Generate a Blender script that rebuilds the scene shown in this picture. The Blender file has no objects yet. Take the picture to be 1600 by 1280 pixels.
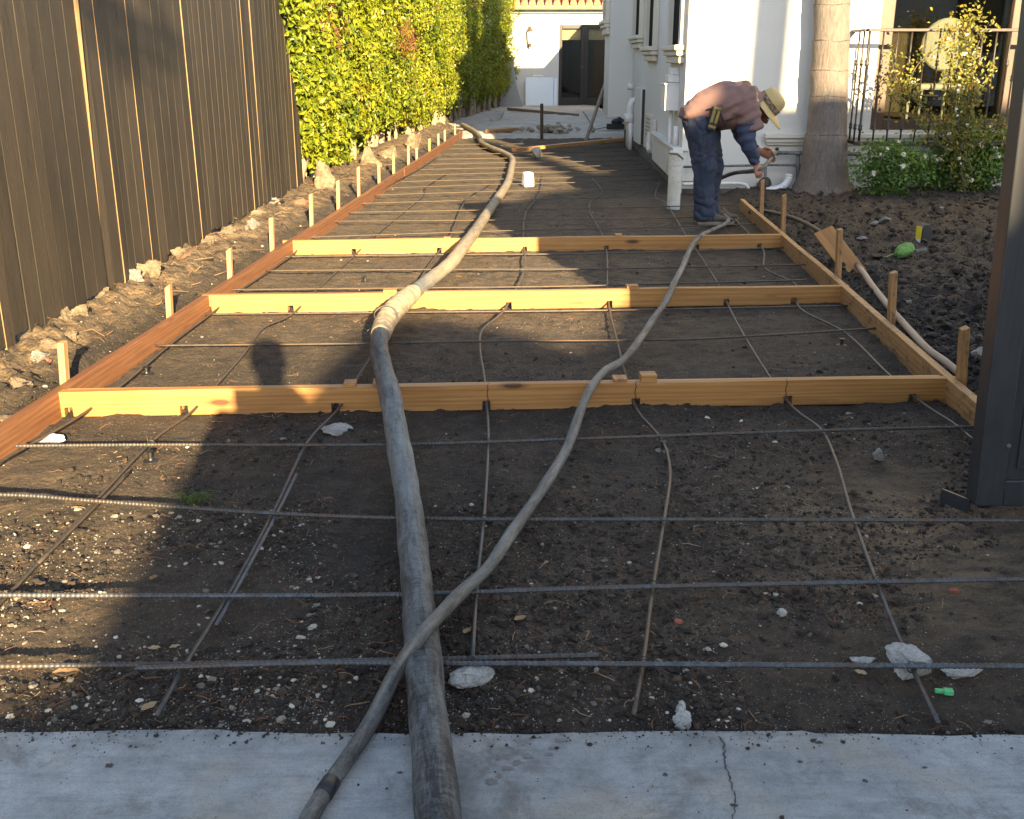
import bpy, math, random
import numpy as np
from mathutils import Vector, Matrix, noise as mnoise

random.seed(7)
rng = np.random.default_rng(11)
SC = bpy.context.scene
COL = SC.collection
H = 1.35                      # camera height
F = 1640.0                    # focal length in photograph pixels
PITCH = math.atan(552 / F)
CP, SP = math.cos(PITCH), math.sin(PITCH)
SUN_EL = math.radians(17.0)
SUN_AZ = math.radians(14.5)   # light travels forward and to the left

# ------------------------------------------------------------------ measuring helpers
def G(px, py, z=0.0):
    """where the sight line of a photograph pixel meets the level z"""
    u, v = (px - 800) / F, (640 - py) / F
    dz = -SP + v * CP
    t = (z - H) / dz
    return Vector((u * t, t * (CP + v * SP), z))

def P(px, py, Y):
    """point of a sight line at distance Y"""
    u, v = (px - 800) / F, (640 - py) / F
    t = Y / (CP + v * SP)
    return Vector((u * t, Y, H + t * (-SP + v * CP)))

# ------------------------------------------------------------------ value noise
def _hash(ix, iy, iz, seed):
    h = (ix.astype(np.int64) * 374761393 + iy.astype(np.int64) * 668265263 + iz.astype(np.int64) * 2147483647 + seed * 1274126177) & 0xffffffff
    h = ((h ^ (h >> 13)) * 1274126177) & 0xffffffff
    return ((h ^ (h >> 16)) & 0xffff) / 65535.0

def vnoise(p, seed=0):
    p = np.asarray(p, float)
    i = np.floor(p); f = p - i; f = f * f * (3 - 2 * f)
    i = i.astype(np.int64)
    r = 0
    for dx in (0, 1):
        for dy in (0, 1):
            for dz in (0, 1):
                w = (f[:, 0] if dx else 1 - f[:, 0]) * (f[:, 1] if dy else 1 - f[:, 1]) * (f[:, 2] if dz else 1 - f[:, 2])
                r = r + w * _hash(i[:, 0] + dx, i[:, 1] + dy, i[:, 2] + dz, seed)
    return r * 2 - 1

def fbm(p, octv=4, seed=0, gain=.5):
    a, r, q = 1.0, 0, np.asarray(p, float)
    for k in range(octv):
        r = r + a * vnoise(q, seed + k * 17)
        q = q * 2.03 + 5.1; a *= gain
    return r

def xy0(x, y, s=1.0):
    x = np.atleast_1d(np.asarray(x, float)); y = np.atleast_1d(np.asarray(y, float))
    return np.stack([x * s, y * s, np.zeros_like(x)], 1)

# ------------------------------------------------------------------ materials
class NT:
    def __init__(s, name):
        s.m = bpy.data.materials.new(name); s.m.use_nodes = True
        s.nt = s.m.node_tree
        s.b = s.nt.nodes['Principled BSDF']
    def n(s, typ, out=0, **kw):
        nd = s.nt.nodes.new('ShaderNode' + typ)
        for k, v in kw.items():
            k2 = k.replace('_', ' ')
            if k2 in nd.inputs: s.put(nd.inputs[k2], v)
            else: setattr(nd, k, v)
        return nd.outputs[out]
    def put(s, sock, v):
        if isinstance(v, bpy.types.NodeSocket): s.nt.links.new(v, sock)
        elif isinstance(v, (tuple, list)) and len(v) == 3 and sock.type == 'RGBA': sock.default_value = (*v, 1)
        else: sock.default_value = v
    def set(s, **kw):
        for k, v in kw.items(): s.put(s.b.inputs[k.replace('_', ' ')], v)
    def obj(s): return s.n('TexCoord', 3)
    def attr(s, name, out=1): return s.n('Attribute', out, attribute_name=name)   # 1 = vector, 2 = fac
    def tint(s): return s.n('Attribute', 2, attribute_name='tint')
    def scale(s, vec, sc): return s.n('Mapping', Vector=vec, Scale=sc)
    def noise(s, vec, sc, det=4, rough=.55, dist=0.0):
        return s.n('TexNoise', Vector=vec, Scale=sc, Detail=det, Roughness=rough, Distortion=dist)
    def voro(s, vec, sc, out=0, feature='F1'): return s.n('TexVoronoi', out, Vector=vec, Scale=sc, feature=feature)
    def ramp(s, fac, stops, interp='LINEAR'):
        nd = s.nt.nodes.new('ShaderNodeValToRGB'); cr = nd.color_ramp; cr.interpolation = interp
        while len(cr.elements) < len(stops): cr.elements.new(.5)
        for e, (p, c) in zip(cr.elements, stops):
            e.position = p; e.color = (*c, 1) if isinstance(c, tuple) else (c, c, c, 1)
        s.put(nd.inputs[0], fac); return nd.outputs[0]
    def mix(s, fac, a, b, blend='MIX'):
        nd = s.nt.nodes.new('ShaderNodeMixRGB'); nd.blend_type = blend
        s.put(nd.inputs[0], fac); s.put(nd.inputs[1], a); s.put(nd.inputs[2], b); return nd.outputs[0]
    def math(s, op, a, b=0.0, c=0.0):
        nd = s.nt.nodes.new('ShaderNodeMath'); nd.operation = op
        s.put(nd.inputs[0], a); s.put(nd.inputs[1], b); s.put(nd.inputs[2], c); return nd.outputs[0]
    def bump(s, h, strength=.5, dist=.01, normal=None):
        nd = s.nt.nodes.new('ShaderNodeBump'); s.put(nd.inputs['Height'], h)
        nd.inputs['Strength'].default_value = strength; nd.inputs['Distance'].default_value = dist
        if normal is not None: s.put(nd.inputs['Normal'], normal)
        s.nt.links.new(nd.outputs[0], s.b.inputs['Normal']); return nd.outputs[0]

MAT = {}
def reg(k, t): MAT[k] = t.m; return t

def m_soil():
    t = reg('soil', NT('soil')); v = t.obj()
    big = t.noise(v, 1.1, 4); med = t.noise(v, 14, 6, .65); fine = t.noise(v, 110, 4, .7)
    c = t.ramp(med, [(.3, (.010, .0066, .0045)), (.48, (.027, .018, .0115)), (.7, (.076, .050, .031))])
    c = t.mix(t.ramp(fine, [(.4, 0.0), (.72, .6)]), c, (.082, .058, .038))
    c = t.mix(t.ramp(big, [(.45, 0.0), (.68, .5)]), c, (.085, .059, .038)); c = t.mix(t.ramp(t.noise(v, 2.6, 5, .6, .5), [(.36, .65), (.5, 0.0)]), c, (.011, .0075, .0055))
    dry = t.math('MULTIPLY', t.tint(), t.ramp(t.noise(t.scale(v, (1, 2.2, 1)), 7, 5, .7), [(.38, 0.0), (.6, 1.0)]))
    c = t.mix(dry, c, (.26, .175, .095))  # tint lightens the soil: part drier earth, part painted sunlight
    gr = t.noise(v, 300, 3, .8); c = t.mix(1.0, c, t.ramp(gr, [(.30, (.42, .42, .42)), (.5, (.95, .95, .95)), (.68, (1.0, 1.0, 1.0))]), 'MULTIPLY'); c = t.mix(t.ramp(gr, [(.55, 0.0), (.70, .5)]), c, (.15, .112, .078))
    vd = t.voro(v, 150); vc = t.voro(v, 150, 1)
    sep = t.n('SeparateColor', 0, Color=vc)
    fl = t.math('MULTIPLY', t.math('LESS_THAN', vd, .22), t.math('GREATER_THAN', sep, .72))
    c = t.mix(t.math('MULTIPLY', fl, .8), c, (.34, .28, .2))
    h = t.math('ADD', t.math('MULTIPLY', med, 1.0), t.math('MULTIPLY', fine, .35))
    h = t.math('ADD', h, t.math('MULTIPLY', t.voro(v, 48), -.45))
    t.set(Base_Color=c, Roughness=.93); t.bump(t.math('ADD', h, t.math('MULTIPLY', t.noise(v, 420, 3, .8), .22)), 1.0, .024)
m_soil()

def m_simple(key, col, rough=.6, var=.15, nsc=8, bsc=60, bstr=.15, metal=0.0, spec=.5, col2=None, coord=None, bdist=.004):
    t = reg(key, NT(key)); v = t.obj() if coord is None else t.attr(coord)
    nz = t.noise(v, nsc, 5, .6)
    lo = tuple(x * (1 - var) for x in col); hi = col2 if col2 else tuple(min(1, x * (1 + var)) for x in col)
    c = t.ramp(nz, [(.32, lo), (.68, hi)])
    t.set(Base_Color=c, Roughness=rough, Metallic=metal, Specular_IOR_Level=spec)
    if bstr: t.bump(t.noise(v, bsc, 4, .6), bstr, bdist)
    return t

def m_wood(key, c0, c1, c2, rough=.62, knots=True, streak=.5, speck=False):
    t = reg(key, NT(key)); v = t.attr('grain')
    wob = t.noise(t.scale(v, (1.1, 1, 1)), 3.0, 3)
    g = t.n('TexWave', Vector=t.scale(v, (.22, 5, 9)), Scale=1.5, Distortion=11.0, Detail=4.0, Detail_Scale=.9, wave_type='BANDS', bands_direction='Z')
    fib = t.noise(t.scale(v, (2.5, 90, 90)), 1.6, 4, .65)
    g = t.math('ADD', t.math('MULTIPLY', g, .45), t.math('MULTIPLY', t.noise(t.scale(v, (1.2, 22, 22)), 1.4, 5, .6), .6))
    c = t.ramp(g, [(.25, c0), (.55, c1), (.92, c2)])
    c = t.mix(.3, c, t.ramp(wob, [(.35, c0), (.65, c1)]))
    c = t.mix(t.ramp(fib, [(.35, streak), (.62, 0.0)]), c, c2)
    nrm_h = t.math('ADD', t.math('MULTIPLY', fib, .8), t.math('MULTIPLY', g, .35))
    if knots:
        d = t.voro(t.scale(v, (2.6, 9, 9)), 1.0); sel = t.n('SeparateColor', 0, Color=t.voro(t.scale(v, (2.6, 9, 9)), 1.0, 1))
        k = t.math('MULTIPLY', t.ramp(d, [(.09, 1.0), (.11, .55), (.2, 0.0)]), t.math('GREATER_THAN', sel, .5))
        c = t.mix(k, c, tuple(x * .38 for x in c2))
        d2 = t.noise(t.scale(v, (1.3, 14, 14)), 1.0, 5, .7)
        c = t.mix(t.ramp(d2, [(.60, 0.0), (.72, .55)]), c, tuple(x * .55 for x in c2))
    if speck:
        s2 = t.noise(t.scale(v, (14, 30, 30)), 1.0, 5, .75)
        c = t.mix(t.ramp(s2, [(.52, 0.0), (.66, .8)]), c, (.05, .036, .026))
    t.set(Base_Color=c, Roughness=rough); t.bump(nrm_h, .3, .0016)

m_wood('fir', (.44, .238, .076), (.39, .185, .050), (.22, .082, .021))
m_wood('fir_pale', (.50, .31, .145), (.46, .265, .11), (.34, .165, .06), knots=False)
m_wood('fir_dirty', (.42, .235, .095), (.37, .19, .065), (.25, .11, .036), speck=True)
m_wood('redwood', (.25, .112, .048), (.21, .086, .035), (.10, .038, .016), streak=.6)
m_wood('grey_board', (.25, .2, .15), (.2, .155, .115), (.13, .1, .075), knots=False)

def m_fence():
    t = reg('fence_paint', NT('fence_paint')); v = t.attr('grain')
    fib = t.noise(t.scale(v, (3.5, 60, 60)), 2.0, 5, .7)
    blot = t.noise(t.scale(v, (.8, 5, 5)), 2.0, 4)
    c = t.ramp(fib, [(.3, (.015, .0127, .0108)), (.6, (.031, .026, .021)), (.8, (.066, .056, .046))])
    c = t.mix(t.ramp(blot, [(.4, 0.0), (.75, .5)]), c, (.052, .041, .031))
    c = t.mix(t.math('MULTIPLY', t.tint(), .5), c, (.075, .056, .04))
    sc = t.noise(t.scale(v, (8, 40, 40)), 1.5, 6, .8)
    c = t.mix(t.ramp(sc, [(.69, 0.0), (.75, .45)]), c, (.16, .12, .085))
    mt = t.noise(t.scale(v, (1.6, 14, 14)), 1.3, 6, .75, .4); c = t.mix(t.ramp(mt, [(.36, .65), (.5, 0.0), (.64, 0.0), (.74, .5)]), c, (.022, .0175, .014)); t.set(Base_Color=c, Roughness=.62, Specular_IOR_Level=.3); t.bump(fib, .9, .006)
m_fence()
m_wood('raw_cedar', (.34, .22, .10), (.26, .16, .075), (.10, .06, .028), knots=False)

def m_rebar(key, dark, light, rust):
    t = reg(key, NT(key)); v = t.attr('grain')
    nz = t.noise(t.scale(v, (6, 60, 60)), 1.0, 5, .7); n2 = t.noise(v, 55, 4, .7)
    c = t.ramp(n2, [(.3, dark), (.7, light)])
    c = t.mix(t.ramp(nz, [(.44, 0.0), (.62, .85)]), c, rust)
    t.set(Base_Color=c, Roughness=.55, Metallic=.35); t.bump(n2, .3, .002)
m_rebar('rebar_steel', (.035, .035, .036), (.105, .104, .102), (.10, .062, .038))
m_rebar('rebar_blue', (.04, .047, .058), (.12, .135, .155), (.09, .065, .05))
m_rebar('rebar_brown', (.04, .032, .026), (.10, .083, .067), (.10, .062, .036))

def m_hose(key, dark, dust, cov, bands, sand):
    t = reg(key, NT(key)); v = t.attr('grain')
    a = t.noise(t.scale(v, (7.0, 42, 42)), 1.0, 7, .75, .5); b = t.noise(t.scale(v, (70, 22, 22)), 1.0, 5, .75, 1.2); c3 = t.noise(v, 130, 3, .7)
    long = t.noise(t.scale(v, (.9, 1.5, 1.5)), 1.0, 3)
    k = t.math('ADD', t.math('MULTIPLY', a, .62), t.math('MULTIPLY', b, bands))
    k = t.math('ADD', k, t.math('MULTIPLY', long, .35)); k = t.math('ADD', k, t.math('MULTIPLY', c3, .14))
    k = t.math('ADD', k, t.math('MULTIPLY', t.tint(), .35))
    fs = t.nt.nodes.new('ShaderNodeMapRange'); t.put(fs.inputs[0], t.tint()); fs.inputs[1].default_value = 1.28; fs.inputs[2].default_value = 1.5; dc = t.mix(fs.outputs[0], dust, sand); k = t.ramp(k, [(max(0, cov - .55), 0.0), (1.0, 1.0)]) if False else k
    f = t.nt.nodes.new('ShaderNodeMapRange'); t.put(f.inputs[0], k); f.inputs[1].default_value = cov - .13; f.inputs[2].default_value = cov + .17; c = t.mix(f.outputs[0], dark, dc)
    t.set(Base_Color=c, Roughness=.66, Specular_IOR_Level=.4)
    t.bump(t.math('ADD', b, t.math('MULTIPLY', c3, .4)), .35, .003)
m_hose('hose_black', (.018, .018, .019), (.19, .205, .21), 1.13, .34, (.27, .215, .15))
m_hose('hose_grey', (.04, .038, .036), (.25, .235, .21), .87, .16, (.2, .17, .13))
m_hose('hose_tan', (.06, .047, .038), (.40, .29, .20), .98, .1, (.40, .29, .20))
m_simple('tape_wrap', (.36, .27, .17), .85, .35, 30, 120, .5, col2=(.48, .38, .25), coord='grain')

def m_stucco(key, col, bs=.25):
    t = reg(key, NT(key)); v = t.obj()
    big = t.noise(v, 1.3, 4); f = t.noise(v, 75, 5, .65)
    c = t.ramp(big, [(.3, tuple(x * .93 for x in col)), (.7, col)])
    drip = t.noise(t.scale(v, (5, 5, .6)), 1.2, 5, .7)
    c = t.mix(t.ramp(drip, [(.6, 0.0), (.78, .18)]), c, tuple(x * .62 for x in col))
    t.set(Base_Color=c, Roughness=.85); t.bump(f, bs, .006)
m_stucco('stucco', (.60, .585, .55)); m_stucco('stucco_trim', (.58, .55, .48), .12); m_stucco('stucco_side', (.60, .605, .60))
m_stucco('stucco_grey', (.30, .30, .30)); m_simple('foundation', (.10, .092, .08), .95, .4, 9, 60, .5)
m_simple('white_paint', (.66, .66, .66), .45, .06, 5, 80, .05)
m_simple('panel_white', (.66, .74, .82), .35, .04, 2, 0, 0)
def m_pvc():
    t = reg('pvc', NT('pvc')); v = t.obj()
    sp = t.noise(v, 45, 5, .8); big = t.noise(v, 6, 3)
    c = t.ramp(big, [(.3, (.56, .54, .48)), (.7, (.72, .70, .64))])
    c = t.mix(t.ramp(sp, [(.57, 0.0), (.66, .75)]), c, (.2, .15, .1))
    t.set(Base_Color=c, Roughness=.5)
m_pvc()
m_simple('iron_pipe', (.14, .135, .13), .6, .45, 25, 90, .3, metal=.3)
m_simple('black_iron', (.022, .017, .014), .5, .3, 30, 90, .15, col2=(.05, .035, .025))
m_simple('black_plastic', (.015, .015, .016), .5, .2, 20, 0, 0)
m_simple('dark_frame', (.012, .010, .009), .45, .25, 6, 60, .1)
m_simple('brown_frame', (.075, .042, .026), .5, .25, 6, 60, .1)
def m_gate():
    t = reg('gate_paint', NT('gate_paint')); v = t.obj()
    f = t.noise(t.scale(v, (30, 30, 3)), 2, 5, .65); s = t.noise(v, 55, 6, .8)
    c = t.ramp(f, [(.3, (.020, .021, .023)), (.7, (.036, .037, .040))])
    c = t.mix(t.ramp(s, [(.66, 0.0), (.74, .4)]), c, (.13, .125, .12))
    t.set(Base_Color=c, Roughness=.42); t.bump(f, .15, .002)
m_gate()

def m_glass(key, tintc, rough=.02):
    t = reg(key, NT(key))
    tr = t.n('BsdfTransparent', Color=tintc); gl = t.n('BsdfGlossy', Color=(1, 1, 1), Roughness=rough)
    fr = t.n('Fresnel', IOR=1.55)
    mx = t.nt.nodes.new('ShaderNodeMixShader'); t.put(mx.inputs[0], fr); t.nt.links.new(tr, mx.inputs[1]); t.nt.links.new(gl, mx.inputs[2])
    o = [n for n in t.nt.nodes if n.type == 'OUTPUT_MATERIAL'][0]; t.nt.links.new(mx.outputs[0], o.inputs[0])
m_glass('glass', (.74, .74, .68))
m_simple('dark_glass', (.006, .006, .007), .06, .1, 2, 0, 0)
m_simple('matte_glass', (.010, .010, .011), .9, .2, 40, 0, 0, spec=.05)  # side window glass; its dark reflection is put into a matte colour

def m_leaf(key, stops, trans=.35, rough=.42):
    t = reg(key, NT(key))
    c = t.ramp(t.tint(), stops)
    t.set(Base_Color=c, Roughness=rough, Specular_IOR_Level=.45)
    tl = t.n('BsdfTranslucent', Color=t.mix(1.0, c, (1.25, 1.15, .55), 'MULTIPLY'))
    mx = t.nt.nodes.new('ShaderNodeMixShader'); mx.inputs[0].default_value = trans
    o = [n for n in t.nt.nodes if n.type == 'OUTPUT_MATERIAL'][0]
    t.nt.links.new(t.b.outputs[0], mx.inputs[1]); t.nt.links.new(tl, mx.inputs[2]); t.nt.links.new(mx.outputs[0], o.inputs[0])
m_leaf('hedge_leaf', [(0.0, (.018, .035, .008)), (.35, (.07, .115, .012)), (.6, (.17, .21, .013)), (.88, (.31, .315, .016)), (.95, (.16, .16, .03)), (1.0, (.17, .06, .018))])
m_leaf('brown_leaf', [(0.0, (.09, .035, .014)), (1.0, (.24, .10, .035))], .2, .7)
m_leaf('rose_leaf', [(0.0, (.03, .07, .016)), (.5, (.10, .19, .03)), (.8, (.20, .29, .045)), (1.0, (.32, .28, .05))])
m_leaf('climber_leaf', [(0.0, (.05, .06, .012)), (.5, (.17, .17, .03)), (.85, (.32, .25, .04)), (1.0, (.40, .18, .02))])
m_leaf('palm_leaf', [(0.0, (.03, .05, .012)), (1.0, (.07, .1, .025))])
m_leaf('grass_blade', [(0.0, (.06, .12, .02)), (1.0, (.14, .2, .03))])
m_leaf('petal', [(0.0, (.72, .68, .58)), (1.0, (.85, .84, .8))], .3, .6)
m_leaf('dead_leaf', [(0.0, (.22, .13, .06)), (1.0, (.42, .30, .17))], .1, .75)
m_simple('bark', (.09, .065, .045), .9, .4, 25, 60, .6)
m_simple('pale_bark', (.27, .21, .145), .9, .35, 12, 50, .6)
def m_palm():
    t = reg('palm_bark', NT('palm_bark')); v = t.obj()
    f = t.noise(t.scale(v, (26, 26, 7)), 1.6, 6, .72, .5); r = t.noise(t.scale(v, (1.5, 1.5, 22)), 1.5, 5, .7); b = t.noise(v, 3, 4)
    c = t.ramp(f, [(.3, (.085, .068, .060)), (.5, (.148, .126, .112)), (.75, (.23, .195, .168))])
    c = t.mix(t.ramp(r, [(.4, 0.0), (.7, .35)]), c, (.14, .105, .09)); c = t.mix(t.ramp(b, [(.4, 0.0), (.7, .3)]), c, (.27, .21, .165))
    t.set(Base_Color=c, Roughness=.85); t.bump(f, 1.0, .02)
m_palm()

def m_concrete(key, lo, hi, stain, tanc):
    t = reg(key, NT(key)); v = t.obj()
    a = t.noise(v, 1.6, 5, .6); b = t.noise(v, 16, 6, .72); f = t.noise(v, 260, 3, .7); g = t.noise(v, 5, 6, .75, .4)
    c = t.ramp(t.math('ADD', t.math('MULTIPLY', a, .6), t.math('MULTIPLY', b, .4)), [(.38, lo), (.62, hi)])
    c = t.mix(t.ramp(t.noise(t.scale(v, (1, 1.4, 1)), 2.7, 4, .6), [(.48, 0.0), (.68, .75)]), c, tanc)
    c = t.mix(t.ramp(g, [(.53, 0.0), (.68, .7)]), c, stain)
    c = t.mix(t.ramp(f, [(.3, .5), (.5, 0.0)]), c, tuple(x * .62 for x in lo))
    dn = t.noise(v, 60, 6, .85); pk = t.math('MULTIPLY', t.ramp(dn, [(.655, 0.0), (.69, 1.0)]), t.ramp(t.noise(v, 4.5, 3), [(.4, .15), (.6, 1.0)]))
    c = t.mix(t.math('MULTIPLY', pk, .7), c, (.075, .06, .048))
    st = t.noise(t.scale(v, (3, 26, 3)), 1.3, 5, .7, .3); c = t.mix(t.ramp(st, [(.35, .35), (.5, 0.0), (.66, .25)]), c, tuple(x * .72 for x in lo))
    t.set(Base_Color=c, Roughness=.88); t.bump(t.math('ADD', t.math('MULTIPLY', f, .5), b), .35, .004)
m_concrete('slab', (.155, .163, .165), (.37, .378, .37), (.085, .07, .055), (.36, .30, .22))
m_concrete('rough_concrete', (.34, .32, .29), (.54, .51, .47), (.17, .14, .11), (.45, .36, .26))
m_simple('asphalt', (.05, .05, .052), .9, .3, 30, 200, .5)
m_simple('crack', (.055, .05, .045), .95, .3, 30, 0, 0)
m_simple('damp', (.13, .12, .115), .6, .3, 40, 0, 0)

def m_stone(key, lo, hi, bs=.7):
    t = reg(key, NT(key)); v = t.obj()
    a = t.noise(v, 22, 6, .7); f = t.noise(v, 160, 3, .7)
    c = t.ramp(a, [(.3, lo), (.65, hi)]); c = t.mix(t.ramp(f, [(.32, .6), (.5, 0.0)]), c, tuple(x * .5 for x in lo))
    dt = t.noise(v, 9, 5, .7); c = t.mix(t.ramp(dt, [(.46, 0.0), (.62, .6)]), c, tuple(x * y for x, y in zip(lo, (.42, .34, .28)))); t.set(Base_Color=c, Roughness=.92); t.bump(t.math('ADD', a, t.math('MULTIPLY', f, .4)), bs, .014)
m_stone('chunk', (.27, .26, .24), (.50, .49, .46)); m_stone('chunk_tan', (.11, .082, .055), (.25, .19, .125)); m_stone('white_block', (.60, .58, .52), (.78, .76, .70), .3)
m_stone('brick', (.28, .08, .05), (.38, .13, .08)); m_stone('chunk_grey', (.15, .14, .125), (.27, .255, .235))
def m_tinted(key, stops, rough=.9):
    t = reg(key, NT(key)); t.set(Base_Color=t.ramp(t.tint(), stops), Roughness=rough)
m_tinted('pebble', [(0.0, (.07, .06, .05)), (.35, (.22, .19, .15)), (.7, (.42, .38, .31)), (1.0, (.62, .58, .50))])
m_tinted('crumb', [(0.0, (.010, .007, .005)), (.6, (.032, .022, .015)), (1.0, (.08, .055, .036))])
m_tinted('fibre', [(0.0, (.06, .027, .013)), (.6, (.18, .08, .036)), (1.0, (.32, .21, .12))])
m_simple('roof_tile', (.42, .17, .09), .85, .3, 9, 60, .4, col2=(.52, .25, .15))
m_simple('terracotta', (.35, .12, .06), .85, .3, 9, 60, .3)
# people
m_simple('skin', (.30, .135, .085), .55, .15, 9, 90, .1)
m_simple('shirt_cloth', (.175, .100, .090), .88, .14, 7, 180, .12)
m_simple('blue_sleeve', (.032, .043, .085), .85, .2, 9, 180, .12)
def m_denim():
    t = reg('denim', NT('denim')); v = t.obj()
    w = t.noise(v, 260, 2); a = t.noise(v, 7, 4); s = t.noise(v, 48, 6, .8); rg = t.noise(v, 3.3, 3)
    c = t.ramp(a, [(.3, (.014, .020, .040)), (.7, (.035, .046, .080))])
    c = t.mix(t.math('MULTIPLY', t.ramp(s, [(.54, 0.0), (.68, .6)]), t.ramp(rg, [(.42, .2), (.6, 1.0)])), c, (.17, .16, .145))
    t.set(Base_Color=c, Roughness=.9); t.bump(w, .2, .002)
m_denim()
def m_straw():
    t = reg('straw', NT('straw')); v = t.attr('grain')
    w = t.n('TexWave', Vector=v, Scale=45.0, Distortion=.6, Detail=1.0, wave_type='BANDS', bands_direction='X')
    w2 = t.noise(v, 60, 4)
    c = t.ramp(t.math('ADD', t.math('MULTIPLY', w, .5), t.math('MULTIPLY', w2, .5)), [(.25, (.30, .21, .085)), (.6, (.54, .40, .18))])
    t.set(Base_Color=c, Roughness=.7); t.bump(w, .4, .003)
m_straw()
def m_band():
    t = reg('hat_band', NT('hat_band')); v = t.obj()
    k = t.ramp(t.noise(v, 42, 4, .7), [(.42, (.06, .038, .024)), (.60, (.26, .19, .11))]); t.set(Base_Color=k, Roughness=.85)
m_band()
m_simple('shoe_leather', (.075, .06, .048), .8, .3, 20, 90, .3); m_simple('shoe_sole', (.22, .19, .15), .85, .25, 20, 90, .2)
m_simple('hair_grey', (.30, .29, .28), .8, .3, 40, 120, .3)
m_simple('pouch_yellow', (.22, .16, .03), .6, .2, 20, 0, 0)
m_simple('tool_yellow', (.75, .58, .03), .5, .1, 20, 0, 0)
m_simple('label_white', (.75, .75, .72), .6, .05, 20, 0, 0)
m_simple('twine_green', (.15, .36, .08), .7, .25, 60, 160, .5, col2=(.36, .56, .18), coord='grain')
m_simple('green_plastic', (.10, .48, .19), .4, .15, 30, 0, 0)
m_simple('chair_white', (.50, .52, .50), .6, .06, 5, 0, 0)
m_simple('interior', (.085, .068, .045), .9, .2, 2, 0, 0)
m_simple('interior_blind', (.78, .70, .55), .8, .05, 2, 0, 0)
m_simple('dark_shirt', (.04, .04, .05), .9, .2, 9, 0, 0)
m_simple('lamp_bronze', (.12, .09, .06), .5, .3, 30, 0, 0, metal=.4)
m_simple('wire', (.05, .045, .04), .5, .3, 30, 0, 0, metal=.5)

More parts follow.
